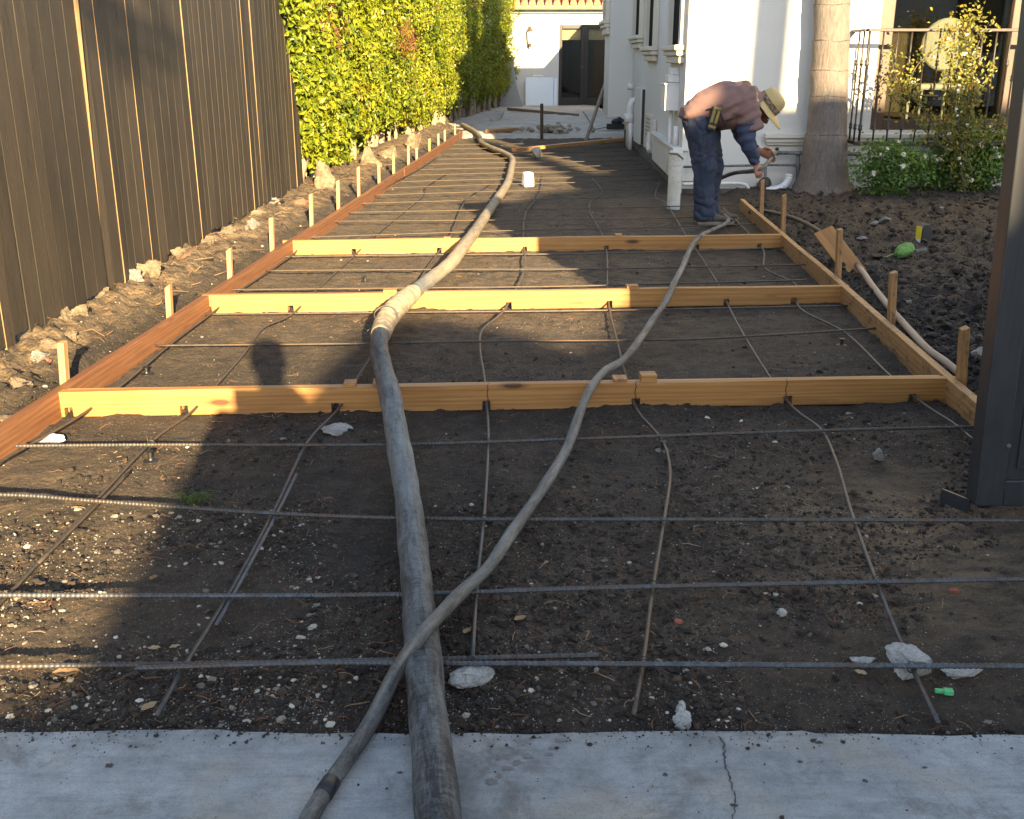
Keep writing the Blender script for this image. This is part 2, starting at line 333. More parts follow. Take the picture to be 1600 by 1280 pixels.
# ------------------------------------------------------------------ mesh collecting
class MB:
    def __init__(s): s.v = []; s.f = []; s.g = []; s.t = []; s.mi = []; s.n = 0
    def add(s, v, f, g=None, t=0.5, mi=0):
        v = np.asarray(v, float).reshape(-1, 3); k = len(v)
        s.v.append(v); s.g.append(v * 1.0 if g is None else np.asarray(g, float).reshape(-1, 3))
        s.t.append(np.full(k, t) if np.isscalar(t) else np.asarray(t, float))
        n0 = s.n
        s.f.extend([tuple(int(i) + n0 for i in q) for q in f]); s.mi.extend([mi] * len(f)); s.n += k
        return s
    def box(s, c, size, R=None, t=.5, mi=0, taper=1.0):
        c = Vector(c); hx, hy, hz = size[0] / 2, size[1] / 2, size[2] / 2
        loc = [(-hx, -hy, -hz), (hx, -hy, -hz), (hx, hy, -hz), (-hx, hy, -hz), (-hx * taper, -hy * taper, hz), (hx * taper, -hy * taper, hz), (hx * taper, hy * taper, hz), (-hx * taper, hy * taper, hz)]
        M = R if R is not None else Matrix.Identity(3)
        v = [tuple(c + M @ Vector(p)) for p in loc]
        ax = int(np.argmax(size)); order = {0: (0, 1, 2), 1: (1, 0, 2), 2: (2, 0, 1)}[ax]
        off = np.array([random.uniform(0, 30), random.uniform(0, 3), random.uniform(0, 3)])
        g = np.array([[p[order[0]], p[order[1]], p[order[2]]] for p in loc]) + off
        return s.add(v, [(3, 2, 1, 0), (4, 5, 6, 7), (0, 1, 5, 4), (1, 2, 6, 5), (2, 3, 7, 6), (3, 0, 4, 7)], g, t, mi)
    def prism(s, poly, p0, ax_u, ax_v, ext, t=.5, mi=0, off=None):
        """polygon (u,v) extruded by the vector ext; grain runs along u"""
        p0, au, av, ext = Vector(p0), Vector(ax_u), Vector(ax_v), Vector(ext)
        n = len(poly); L = ext.length
        off = np.array([random.uniform(0, 30), random.uniform(0, 3), random.uniform(0, 3)]) if off is None else off
        v = [tuple(p0 + au * a + av * b) for a, b in poly] + [tuple(p0 + au * a + av * b + ext) for a, b in poly]
        g = np.array([(a, 0, b) for a, b in poly] + [(a, L, b) for a, b in poly]) + off
        f = [tuple(range(n))[::-1], tuple(range(n, 2 * n))] + [(i, (i + 1) % n, n + (i + 1) % n, n + i) for i in range(n)]
        return s.add(v, f, g, t, mi)
    def sweep(s, path, w, h, t=.5, mi=0):
        """rectangular board swept along bottom-centre points"""
        path = [Vector(p) for p in path]; n = len(path); v = []; g = []; d = 0
        off = np.array([random.uniform(0, 30), random.uniform(0, 3), random.uniform(0, 3)])
        for i, p in enumerate(path):
            tg = (path[min(i + 1, n - 1)] - path[max(i - 1, 0)]); tg.z = 0; tg.normalize()
            side = Vector((tg.y, -tg.x, 0)) * (w / 2)
            if i: d += (p - path[i - 1]).length
            for a, b in ((-1, 0), (1, 0), (1, 1), (-1, 1)):
                v.append(tuple(p + side * a + Vector((0, 0, h * b)))); g.append((d + off[0], a * w / 2 + off[1], b * h + off[2]))
        f = [(3, 2, 1, 0), tuple(4 * (n - 1) + k for k in range(4))]
        for i in range(n - 1):
            for k in range(4):
                a, b = 4 * i + k, 4 * i + (k + 1) % 4
                f.append((a, b, b + 4, a + 4))
        return s.add(v, f, g, t, mi)
    def tube(s, path, r, n=8, t=.5, mi=0, cap=True, rfun=None):
        path = [Vector(p) for p in path]; m = len(path)
        rs = [r] * m if np.isscalar(r) else list(r)
        v = []; g = []; d = 0; up = None
        off = np.array([random.uniform(0, 40), random.uniform(0, 3), random.uniform(0, 3)])
        for i, p in enumerate(path):
            tg = (path[min(i + 1, m - 1)] - path[max(i - 1, 0)]).normalized()
            if up is None:
                up = Vector((0, 0, 1)) if abs(tg.z) < .9 else Vector((0, 1, 0))
            side = tg.cross(up)
            side.normalize(); up = side.cross(tg).normalized()
            if i: d += (p - path[i - 1]).length
            for k in range(n):
                a = 2 * math.pi * k / n; q = rs[i]
                if rfun: q *= rfun(d, a)
                v.append(tuple(p + (side * math.cos(a) + up * math.sin(a)) * q))
                g.append((d + off[0], math.cos(a) * rs[i] + off[1], math.sin(a) * rs[i] + off[2]))
        f = []
        for i in range(m - 1):
            for k in range(n):
                a, b = i * n + k, i * n + (k + 1) % n
                f.append((a, b, b + n, a + n))
        if cap: f += [tuple(range(n))[::-1], tuple(range((m - 1) * n, m * n))]
        return s.add(v, f, g, t, mi)
    def loft(s, cs, ra, rb, side=(0, 1, 0), n=20, t=.5, mi=0, axes=None):
        """closed rings: rb along side, ra across it"""
        cs = [Vector(c) for c in cs]; m = len(cs); v = []; side = Vector(side)
        for i, c in enumerate(cs):
            tg = (cs[min(i + 1, m - 1)] - cs[max(i - 1, 0)]).normalized()
            sd = (side - tg * side.dot(tg)).normalized(); nn = tg.cross(sd)
            for k in range(n):
                a = 2 * math.pi * k / n
                v.append(tuple(c + sd * (rb[i] * math.cos(a)) + nn * (ra[i] * math.sin(a))))
        f = [(i * n + k, i * n + (k + 1) % n, (i + 1) * n + (k + 1) % n, (i + 1) * n + k) for i in range(m - 1) for k in range(n)]
        f += [tuple(range(n))[::-1], tuple(range((m - 1) * n, m * n))]
        return s.add(v, f, None, t, mi)
    def lathe(s, prof, c, axis=(0, 0, 1), n=24, t=.5, mi=0, squash=1.0, ref=(0, 1, 0)):
        """profile of (radius, height) about an axis through c"""
        c = Vector(c); ax = Vector(axis).normalized(); rf = Vector(ref)
        if abs(ax.dot(rf)) > .95: rf = Vector((1, 0, 0))
        u = (rf - ax * rf.dot(ax)).normalized(); w = ax.cross(u); v = []; g = []; m = len(prof); d = 0
        for i, (r, hh) in enumerate(prof):
            if i: d += math.hypot(r - prof[i - 1][0], hh - prof[i - 1][1])
            for k in range(n):
                a = 2 * math.pi * k / n
                v.append(tuple(c + ax * hh + (u * math.cos(a) * squash + w * math.sin(a)) * r)); g.append((d, r * math.cos(a), r * math.sin(a)))
        f = [(i * n + k, i * n + (k + 1) % n, (i + 1) * n + (k + 1) % n, (i + 1) * n + k) for i in range(m - 1) for k in range(n)]
        f += [tuple(range(n))[::-1], tuple(range((m - 1) * n, m * n))]
        return s.add(v, f, g, t, mi)
    def ball(s, c, r, seg=10, t=.5, mi=0, R=None, jit=0.0):
        c = Vector(c); r = (r, r, r) if np.isscalar(r) else r; v = []; m = seg // 2
        for i in range(m + 1):
            th = math.pi * (i + .0) / m if 0 < i < m else (0.001 if i == 0 else math.pi - .001)
            for k in range(seg):
                a = 2 * math.pi * k / seg; j = 1 + random.uniform(-jit, jit)
                q = Vector((r[0] * math.sin(th) * math.cos(a), r[1] * math.sin(th) * math.sin(a), r[2] * math.cos(th))) * j
                v.append(tuple(c + (R @ q if R is not None else q)))
        f = [(i * seg + k, (i + 1) * seg + k, (i + 1) * seg + (k + 1) % seg, i * seg + (k + 1) % seg) for i in range(m) for k in range(seg)]
        return s.add(v, f, None, t, mi)
    def build(s, name, mat, parent=None, smooth=False, bevel=0.0):
        v = np.concatenate(s.v) if s.v else np.zeros((0, 3))
        if parent is not None: org = ORG[parent.name]
        else:
            lo, hi = v.min(0), v.max(0); org = Vector(((lo[0] + hi[0]) / 2, (lo[1] + hi[1]) / 2, lo[2]))
            if name in ZERO: org = Vector((0, 0, 0))
        me = bpy.data.meshes.new(name)
        me.from_pydata((v - np.array(org)).tolist(), [], s.f)
        for m in (mat if isinstance(mat, (list, tuple)) else [mat]): me.materials.append(MAT[m])
        ga = me.attributes.new('grain', 'FLOAT_VECTOR', 'POINT'); ga.data.foreach_set('vector', np.concatenate(s.g).astype(np.float32).ravel())
        ta = me.attributes.new('tint', 'FLOAT', 'POINT'); ta.data.foreach_set('value', np.concatenate(s.t).astype(np.float32))
        if any(s.mi): me.polygons.foreach_set('material_index', s.mi)
        if smooth: me.polygons.foreach_set('use_smooth', [True] * len(me.polygons))
        me.update()
        return link(name, me, parent, org, bevel)

ZERO = {'driveway_soil'}
ORG = {}
def link(name, me, parent, org, bevel=0.0):
    o = bpy.data.objects.new(name, me); COL.objects.link(o)
    if parent is not None: o.parent = parent
    else: o.location = org
    ORG[o.name] = Vector(org)
    if bevel:
        b = o.modifiers.new('bevel', 'BEVEL'); b.width = bevel; b.segments = 2; b.limit_method = 'ANGLE'; b.angle_limit = math.radians(50)
    return o

def empty(name, loc):
    o = bpy.data.objects.new(name, None); COL.objects.link(o); o.location = loc; o.empty_display_size = .1
    ORG[o.name] = Vector(loc); return o

def tag(o, label=None, cat=None, group=None, kind=None):
    if label: o['label'] = label
    if cat: o['category'] = cat
    if group: o['group'] = group
    if kind: o['kind'] = kind
    return o

def spline(pts, step=.03):
    """Catmull-Rom through points, resampled"""
    P_ = [Vector(p) for p in pts]; P_ = [P_[0] * 2 - P_[1]] + P_ + [P_[-1] * 2 - P_[-2]]; out = []
    for i in range(1, len(P_) - 2):
        a, b, c, d = P_[i - 1:i + 3]; n = max(2, int((c - b).length / step))
        for k in range(n):
            t = k / n
            out.append(.5 * ((2 * b) + (c - a) * t + (2 * a - 5 * b + 4 * c - d) * t * t + (3 * b - a - 3 * c + d) * t ** 3))
    out.append(P_[-2]); return out

def remeshed(mb, name, mat, parent, voxel, smooth_it=4, wrinkle=None, bevel=0):
    """joins overlapping lofts into one continuous skin"""
    v = np.concatenate(mb.v); org = ORG[parent.name]
    me = bpy.data.meshes.new('tmp'); me.from_pydata((v - np.array(org)).tolist(), [], mb.f)
    o = bpy.data.objects.new('tmp', me); COL.objects.link(o)
    r = o.modifiers.new('r', 'REMESH'); r.mode = 'VOXEL'; r.voxel_size = voxel; r.use_smooth_shade = True
    if smooth_it:
        q = o.modifiers.new('s', 'SMOOTH'); q.iterations = smooth_it; q.factor = .5
    dg = bpy.context.evaluated_depsgraph_get(); dg.update()
    nm = bpy.data.meshes.new_from_object(o.evaluated_get(dg)); bpy.data.objects.remove(o)
    nm.name = name; nm.materials.clear(); nm.materials.append(MAT[mat])
    k = len(nm.vertices)
    if wrinkle:
        co = np.zeros(k * 3, np.float32); nm.vertices.foreach_get('co', co); co = co.reshape(-1, 3)
        no = np.zeros(k * 3, np.float32); nm.vertices.foreach_get('normal', no); no = no.reshape(-1, 3)
        co = co + no * wrinkle(co + np.array(org))[:, None]; nm.vertices.foreach_set('co', co.astype(np.float32).ravel())
    nm.polygons.foreach_set('use_smooth', [True] * len(nm.polygons)); nm.update()
    return link(name, nm, parent, org)

def leaf_cloud(mb, pos, nrm, size, tint, width=.5, seed=0, droop=.2, up=0.3):
    """one folded leaf of two triangles per position"""
    r = np.random.default_rng(seed); pos = np.asarray(pos); n = len(pos)
    if n == 0: return
    nrm = nrm / (np.linalg.norm(nrm, axis=1, keepdims=True) + 1e-9)
    d = r.normal(size=(n, 3)); d[:, 2] -= droop * 2
    d -= nrm * np.sum(d * nrm, 1, keepdims=True); d /= np.linalg.norm(d, axis=1, keepdims=True) + 1e-9
    sd = np.cross(nrm, d)
    L = size[:, None]; W = L * width * .5
    base = pos - d * L * .5; tip = pos + d * L * .5 - nrm * L * .12
    a = pos - d * L * .06 + sd * W + nrm * L * .10; b = pos - d * L * .06 - sd * W + nrm * L * .10
    v = np.stack([base, a, tip, b], 1).reshape(-1, 3)
    f = []
    for i in range(n):
        k = 4 * i; f.append((k, k + 1, k + 2)); f.append((k, k + 2, k + 3))
    mb.add(v, f, None, np.repeat(np.clip(tint, 0, 1), 4))

ICO_T = (1 + 5 ** .5) / 2
ICO_V = np.array([(-1, ICO_T, 0), (1, ICO_T, 0), (-1, -ICO_T, 0), (1, -ICO_T, 0), (0, -1, ICO_T), (0, 1, ICO_T), (0, -1, -ICO_T), (0, 1, -ICO_T), (ICO_T, 0, -1), (ICO_T, 0, 1), (-ICO_T, 0, -1), (-ICO_T, 0, 1)]) / math.hypot(1, ICO_T)
ICO_F = np.array([(0, 11, 5), (0, 5, 1), (0, 1, 7), (0, 7, 10), (0, 10, 11), (1, 5, 9), (5, 11, 4), (11, 10, 2), (10, 7, 6), (7, 1, 8), (3, 9, 4), (3, 4, 2), (3, 2, 6), (3, 6, 8), (3, 8, 9), (4, 9, 5), (2, 4, 11), (6, 2, 10), (8, 6, 7), (9, 8, 1)])
def stones(mb, pos, size, tint, jit=.3, flat=.65, seed=0):
    r = np.random.default_rng(seed); n = len(pos)
    v = ICO_V[None] * (1 + r.uniform(-jit, jit, (n, 12, 1))) * np.stack([r.uniform(.7, 1.3, n), r.uniform(.7, 1.3, n), r.uniform(.6, 1.1, n) * flat], 1)[:, None]
    a = r.uniform(0, 6.28, n); c, s = np.cos(a)[:, None], np.sin(a)[:, None]
    x = v[..., 0] * c - v[..., 1] * s; y = v[..., 0] * s + v[..., 1] * c
    v = np.stack([x, y, v[..., 2]], 2) * size[:, None, None] + np.asarray(pos)[:, None]
    f = (ICO_F[None] + (np.arange(n) * 12)[:, None, None]).reshape(-1, 3)
    mb.add(v.reshape(-1, 3), f, None, np.repeat(tint, 12))

def rock(mb, c, size, seed=0, jag=.35, sub=2, R=None):
    """irregular broken lump"""
    v = ICO_V.copy(); f = [tuple(q) for q in ICO_F]
    for _ in range(sub):
        mid = {}; nf = []; vl = [tuple(x) for x in v]
        def m(a, b):
            k = (min(a, b), max(a, b))
            if k not in mid:
                q = (np.array(vl[a]) + np.array(vl[b])) / 2; vl.append(tuple(q / np.linalg.norm(q))); mid[k] = len(vl) - 1
            return mid[k]
        for a, b, c_ in f:
            x, y, z = m(a, b), m(b, c_), m(c_, a); nf += [(a, x, z), (b, y, x), (c_, z, y), (x, y, z)]
        v = np.array(vl); f = nf
    r = np.random.default_rng(seed); v0 = v.copy()
    for _ in range(13):                      # flat broken faces
        d = r.normal(size=3); d /= np.linalg.norm(d); k = r.uniform(.42, .8)
        h = v @ d; v = v - np.outer(np.maximum(h - k, 0), d)
    v = v * (1 + jag * (.35 * fbm(v0 * 2.2 + seed, 3, seed) + .14 * fbm(v0 * 7 + seed, 2, seed + 3))[:, None]) * 1.15
    v = v * np.array(size)
    if R is not None: v = v @ np.array(R).T
    mb.add(v + np.array(c), f, None, .5)
# ================================================================== the form-work lines
FZ = .105                                            # height of the form boards
La, Lb = G(92, 612, FZ), G(722, 206, FZ)             # inner top edge, left
Ra, Rb = G(1497, 604, FZ), G(1157, 312, FZ)          # inner top edge, right
def lineX(a, b, y): return a.x + (b.x - a.x) * (y - a.y) / (b.y - a.y)
LX = lambda y: lineX(La, Lb, y)
RX = lambda y: lineX(Ra, Rb, y)
FA, FB = G(33, 542, .10), G(470, 293, .12)           # fence foot
FX = lambda y: lineX(FA, FB, y)
HEDGE = [(10.4, -2.02), (11.2, -1.98), (15.7, -1.84), (19.5, -1.48), (23.7, -1.06), (27.0, -.62), (31.0, -.05)]
def hedge_x(y): return np.interp(y, [p[0] for p in HEDGE], [p[1] for p in HEDGE])
YW, XC = 11.0, 1.735                                 # house front wall and its corner
SIDE = lambda y: XC + (y - YW) * .0285               # house side wall
SLAB_Y = G(800, 1140, .02).y
PATH_Y = G(800, 214, .02).y

def sstep(a, b, x): t = np.clip((x - a) / (b - a), 0, 1); return t * t * (3 - 2 * t)

def zg(x, y, detail=True):
    x = np.atleast_1d(np.asarray(x, float)); y = np.atleast_1d(np.asarray(y, float))
    lx, rx = LX(y), RX(y)
    left = sstep(-.015, .09, (lx - .03) - x) * (y < 21) + (y >= 21) * sstep(0, .3, hedge_x(y) - x)
    right = sstep(-.02, .12, x - (rx + .03)) * (y < 11.2)
    z = left * (.070 + .05 * sstep(.1, .5, lx - x)) + right * .055
    if detail:
        a = fbm(xy0(x, y, 2.2), 3, 3) * .010; b = fbm(xy0(x, y, 13), 4, 9, .6)
        c = np.maximum(fbm(xy0(x, y, 24), 3, 21, .6) + .12, 0)
        amp = .0065 + .018 * left + .016 * right
        z = z + a + b * amp + c * (.008 + .012 * left + .018 * right)
        d = np.abs(fbm(xy0(x, y, 7), 3, 33)); z = z + right * .05 * np.maximum(.35 - d, 0) + left * .03 * np.maximum(.35 - d, 0)
    z = z - .05 * sstep(SLAB_Y + .03, SLAB_Y - .02, y) - (y > PATH_Y) * (x > hedge_x(y)) * .05
    z = z - .012 * sstep(SLAB_Y + .12, SLAB_Y + .02, y)
    return z
def ZG(x, y): return float(zg(x, y)[0])

# ------------------------------------------------------------------ ground
def ground():
    nr, nc = 430, 460
    ys = 1.55 * (34 / 1.55) ** np.linspace(0, 1, nr)
    t = np.linspace(-1, 1, nc); tt = .42 * t + .58 * t ** 3
    W = .85 * ys + 2.2
    X = W[:, None] * tt[None]; Y = np.repeat(ys[:, None], nc, 1)
    x, y = X.ravel(), Y.ravel(); z = zg(x, y)
    idx = np.arange(nr * nc).reshape(nr, nc)
    f = np.stack([idx[:-1, :-1], idx[:-1, 1:], idx[1:, 1:], idx[1:, :-1]], 2).reshape(-1, 4)
    dry = np.exp(-(((x - 1.15) / .42) ** 2 + ((y - 2.75) / .55) ** 2)) * .9  # tan patch of soil before the gate
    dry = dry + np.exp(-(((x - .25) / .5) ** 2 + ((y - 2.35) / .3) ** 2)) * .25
    dry = dry + 1.0 * sstep(.1, .4, LX(y) - x) + .25 * sstep(-.6, -1.3, x) * (y < 3.6) + .42 * sstep(3.6, 6, y) * (x < RX(y)) * (x > LX(y)) * sstep(2.2, .6, x)  # bank, near corner and back bays: drier, and lightened as if sunlit
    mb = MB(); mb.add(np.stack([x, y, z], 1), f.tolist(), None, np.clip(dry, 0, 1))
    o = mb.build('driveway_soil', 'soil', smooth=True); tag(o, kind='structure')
    mb = MB(); mb.box((0, 30, -.32), (260, 260, .2)); o = mb.build('terrain', 'soil'); tag(o, kind='structure')
ground()

# concrete apron in the foreground, with its thin cracks and damp drips
sl = MB()
n = 500
xs = np.linspace(-7, 7, n); e = SLAB_Y + .006 * fbm(xy0(xs, xs * 0, 3), 4, 5) - .005 * np.maximum(fbm(xy0(xs, xs * 0, 9), 3, 15), 0) - (xs > .62) * .012
poly = [(-7, -3.0), (7, -3.0)] + [(float(a), float(b)) for a, b in zip(xs[::-1], e[::-1])]
sl.prism(poly, (0, 0, -.12), (1, 0, 0), (0, 1, 0), (0, 0, .14))
slab = sl.build('pavement', 'slab', bevel=.004); tag(slab, kind='structure')
def flat_strip(name, mat, parent, pts, w, z, seed):
    r = random.Random(seed); L, R_ = [], []
    for i, (a, b) in enumerate(pts):
        q = G(a, b, z); k = w * r.uniform(.5, 1.3) * (1 - .6 * i / len(pts) if i else .4)
        L.append(tuple(q + Vector((-k, 0, 0)))); R_.append(tuple(q + Vector((k, 0, 0))))
    m = len(pts); mb = MB(); mb.add(L + R_, [(i, m + i, m + i + 1, i + 1) for i in range(m - 1)])
    return mb.build(name, mat, parent)
cr = []
rr = random.Random(3)
for a, b in zip(np.interp(np.linspace(0, 1, 40), [0, .12, .3, .5, .7, 1], [1124, 1133, 1131, 1140, 1148, 1146]), np.linspace(1150, 1280, 40)): cr.append((a + rr.uniform(-2.4, 2.4), b))
flat_strip('crack', 'crack', slab, cr, .0022, .0215, 5)
def blob(name, mat, parent, spots, z, seed):
    r = random.Random(seed); mb = MB()
    for (px, py, sx, sy) in spots:
        c = G(px, py, z); k = 14; v = [tuple(c)]
        sc = .00128
        for i in range(k):
            a = 6.283 * i / k; q = r.uniform(.6, 1.25); v.append((c.x + math.cos(a) * sx * sc * q, c.y + math.sin(a) * sy * sc * q * 1.3, z))
        mb.add(v, [(0, 1 + i, 1 + (i + 1) % k) for i in range(k)])
    return mb.build(name, mat, parent)
blob('damp_stain', 'damp', slab, [(768, 1221, 10, 7), (793, 1200, 12, 5), (779, 1212, 6, 4), (808, 1191, 8, 5), (823, 1181, 10, 5), (797, 1168, 4, 2), (857, 1178, 9, 3), (865, 1168, 9, 3), (875, 1157, 10, 4), (877, 1147, 7, 2), (778, 1186, 4, 2), (840, 1190, 5, 2)], .0213, 8)
blob('dark_spot', 'crack', slab, [(171, 1196, 7, 5), (1147, 1258, 6, 3), (1040, 1210, 4, 4), (504, 1161, 4, 3), (1250, 1190, 4, 3), (625, 1207, 4, 2), (1280, 1160, 7, 3), (1352, 1220, 5, 3), (1445, 1199, 5, 2), (604, 1232, 3, 2)], .0213, 9)
# spilt mortar on the slab edge
mb = MB(); c = G(1075, 1130, .02)
for k in range(7): rock(mb, (c.x + random.uniform(-.014, .014), c.y + .005 + k * .009, .008 + .002 * k % 3), (.018 - .0015 * k, .016, .012), 40 + k, .5, 1)
tag(mb.build('mortar_lump', 'chunk', smooth=False), 'grey lump of spilt mortar on the edge of the concrete apron', 'mortar lump')

# rough old driveway surface at the back
mb = MB(); ys = np.linspace(PATH_Y, 31.2, 90); xsn = 60; v = []
for y in ys:
    a, b = float(hedge_x(y)) - .3, float(SIDE(min(y, 22)) + .3)
    for k in range(xsn):
        x = a + (b - a) * k / (xsn - 1); v.append((x, y, 0))
v = np.array(v); v[:, 2] = .035 + .014 * fbm(v * 3, 4, 51) + .02 * np.maximum(fbm(v * 7, 3, 52), 0) - .05 * (v[:, 1] < PATH_Y + .01)
f = [(i * xsn + k, i * xsn + k + 1, (i + 1) * xsn + k + 1, (i + 1) * xsn + k) for i in range(89) for k in range(xsn - 1)]
mb.add(v, f); o = mb.build('path', 'rough_concrete', smooth=True); tag(o, kind='structure')
mb = MB(); mb.box((0, -28, -.2), (200, 50, .1)); o = mb.build('road', 'asphalt'); tag(o, kind='structure')

# ------------------------------------------------------------------ loose stuff on the soil
def px_scatter(n, seed, box=(-60, 200, 1660, 1132), clump=0.0):
    r = np.random.default_rng(seed); out = []
    px = r.uniform(box[0], box[2], n); py = r.uniform(box[1], box[3], n)
    pts = np.array([tuple(G(a, b, .02)) for a, b in zip(px, py)])
    pts[:, 2] = zg(pts[:, 0], pts[:, 1]); x, y = pts[:, 0], pts[:, 1]
    ok = (x > FX(y) - .05) * (y < PATH_Y - .1) * (y > SLAB_Y + .02) * ~((x > SIDE(np.maximum(y, YW)) - .05) * (y > YW - .05))
    ok *= ~((np.abs(x - LX(y) + .02) < .05) | ((np.abs(x - RX(y) - .02) < .05) & (y < 11)))
    if clump: ok *= r.random(n) < np.clip(.5 + clump * fbm(xy0(x, y, 2.4), 3, 61), .04, 1)
    return pts[ok]
def loose():
    r = np.random.default_rng(5)
    p = px_scatter(9000, 1, clump=.9); q = px_scatter(6500, 2, (-60, 780, 520, 1132), 1.0); q3 = px_scatter(1200, 9, (600, 1000, 1640, 1132), .8); bank = px_scatter(3400, 3, (-60, 260, 560, 760)); bank = bank[bank[:, 0] < LX(bank[:, 1])]
    p = np.concatenate([p, q, q3, bank]); n = len(p)
    s = np.minimum(.0009 * np.exp(r.exponential(.5, n)), .0085) * (1 + .06 * p[:, 1]); p[:, 2] += s * .1
    pf = px_scatter(26000, 70, (-60, 480, 1660, 1132), .7); sf = r.uniform(.0007, .0019, len(pf)) * (1 + .05 * pf[:, 1]); tf = r.beta(1.2, 2.6, len(pf)); p = np.concatenate([p, pf]); s = np.concatenate([s, sf]); tn = np.concatenate([r.beta(1.5, 1.9, n) * .92, tf])
    mb = MB(); stones(mb, p, s, tn, .3, .7, 3)
    tag(mb.build('gravel', 'pebble'), kind='stuff', label='small pale stones strewn over the dark soil')
    # crumbs of dark earth, larger clods in the garden at the right
    p = np.concatenate([px_scatter(28000, 4, clump=1.2), px_scatter(34000, 44, (-60, 620, 1660, 1132), 1.3)]); g = px_scatter(16000, 6, (1150, 300, 1660, 700)); g = g[g[:, 0] > RX(g[:, 1])]; bk = px_scatter(3000, 7, (-60, 260, 560, 760)); bk = bk[bk[:, 0] < LX(bk[:, 1])]
    s = np.concatenate([np.minimum(.0016 * np.exp(r.exponential(.52, len(p))), .011), np.minimum(.0042 * np.exp(r.exponential(.55, len(g))), .028), np.minimum(.004 * np.exp(r.exponential(.5, len(bk))), .03)])
    p = np.concatenate([p, g, bk]); p[:, 2] += s * .25
    mb = MB(); stones(mb, p, s, r.beta(2, 2.4, len(p)), .45, .8, 4)
    tag(mb.build('soil_clods', 'crumb'), kind='stuff', label='crumbly dark clods of loose earth')
    ns = 900; sx = r.uniform(-1.3, 1.4, ns); sy = SLAB_Y - r.exponential(.022, ns) - (r.random(ns) < .12) * r.uniform(0, .5, ns); sp_ = np.stack([sx, sy, np.full(ns, .0215)], 1); ss = np.minimum(.0011 * np.exp(r.exponential(.45, ns)), .005)
    mb = MB(); stones(mb, sp_, ss, r.beta(2, 2.4, ns), .3, .8, 14); tag(mb.build('spilt_soil', 'crumb'), kind='stuff', label='crumbs of dark soil spilt over the edge of the concrete')
    # torn root fibres
    p = np.concatenate([px_scatter(1100, 8, clump=.8), px_scatter(900, 18, (-60, 640, 1640, 1132), 1.0)]); mb = MB()
    for i, c in enumerate(p):
        L = r.uniform(.015, .075) * (1 + .05 * c[1]); a = r.uniform(0, 6.28) ; w = r.uniform(.0005, .0012) * (1 + .08 * c[1]); k = 5; pts = []
        x, y = c[0], c[1]
        for j in range(k):
            pts.append((x, y, c[2] + .004 + .004 * math.sin(j * 1.1 + i) + r.uniform(-.002, .002))); a += r.normal(0, .3); x += math.cos(a) * L / k; y += math.sin(a) * L / k
        mb.tube(pts, [w, w * 1.2, w, w * .8, w * .3], 4, float(r.beta(2, 2)))
    tag(mb.build('root_fibres', 'fibre'), kind='stuff', label='torn orange-brown root fibres in the soil')
loose()

# ------------------------------------------------------------------ form boards
def form_side(fx, y0, y1, off, mat, label):
    ys = np.linspace(y0, y1, max(6, int((y1 - y0) / .35)))
    wig = .006 * fbm(xy0(ys, ys * 0, .8), 2, int(y0 * 10))
    pts = [(fx(y) + off + float(w), y, -.012) for y, w in zip(ys, wig)]
    mb = MB(); mb.sweep(pts, .038, FZ + .012); o = mb.build('form_board', mat, bevel=.003)
    return tag(o, label, 'form board', 'boards edging the driveway')
yJ = G(628, 264, FZ).y
form_side(LX, 2.0, yJ - .004, -.019, 'redwood', 'long red-brown form board along the fence side, its near end by the apron')
form_side(LX, yJ + .004, Lb.y + .1, -.024, 'redwood', 'red-brown form board farther back along the foot of the hedge')
form_side(RX, 3.3, Rb.y + .05, .019, 'fir_dirty', 'soil-stained yellow form board along the garden side of the driveway')

def divider(pl, pr, notches, cuts, blocks, second, label, doubled=True):
    """cross form of two boards on edge; pixels are the lower front corners"""
    a, b = G(*pl, 0), G(*pr, 0); L = (b - a).length; u = (b - a).normalized(); w = Vector((-u.y, u.x, 0))
    root = empty('cross_form', (a + b) / 2); tag(root, label, 'cross form', 'cross forms spanning the driveway')
    def l_of(px): # position along the board of a photograph pixel column
        q = P(px, pl[1] + (pr[1] - pl[1]) * (px - pl[0]) / (pr[0] - pl[0]), (a.y + b.y) / 2); return (q.x - a.x) / u.x
    xs = sorted(l_of(p) for p in notches); poly = [(0, 0)]
    for x in xs: poly += [(x - .016, 0), (x - .015, .038), (x + .015, .040), (x + .017, 0)]
    poly += [(L, 0)] + [(L * k / 14, FZ + .0025 * math.sin(k * 1.3 + pl[1])) for k in range(14, -1, -1)]
    mb = MB(); mb.prism(poly, a, u, (0, 0, 1), w * .038); mb.build('front_board', 'fir', root, bevel=.0022)
    mb = MB()
    poly2 = [(0.01, .004)] + [(x2, z2 + .002) for x2, z2 in poly[1:-16]] + [(L - .02, .004), (L - .02, FZ - .011), (.01, FZ - .013)]
    mb.prism(poly2, a + w * .050, u, (0, 0, 1), w * .036); mb.build('back_board', 'fir_pale', root, bevel=.0022)
    for px in cuts:
        x = l_of(px); mb = MB(); pts = [tuple(a + u * (x + .003 * math.sin(k * 2.)) - w * .0012 + Vector((0, 0, .036 + (FZ - .036) * k / 5))) for k in range(6)] + [tuple(a + u * (x + .006) + w * .02 + Vector((0, 0, FZ + .002)))]
        mb.tube(pts, .0016, 5); mb.build('tie_wire', 'wire', root)
    for (p, ww, hh) in blocks:
        x = l_of(p); mb = MB(); q = a + u * x + w * .045
        mb.box((q.x, q.y, FZ + hh / 2 - .001), (ww, .062, hh + .004), Matrix.Rotation(math.atan2(u.y, u.x), 3, 'Z'))
        mb.build('cleat', 'fir', root, bevel=.0015)
    return root
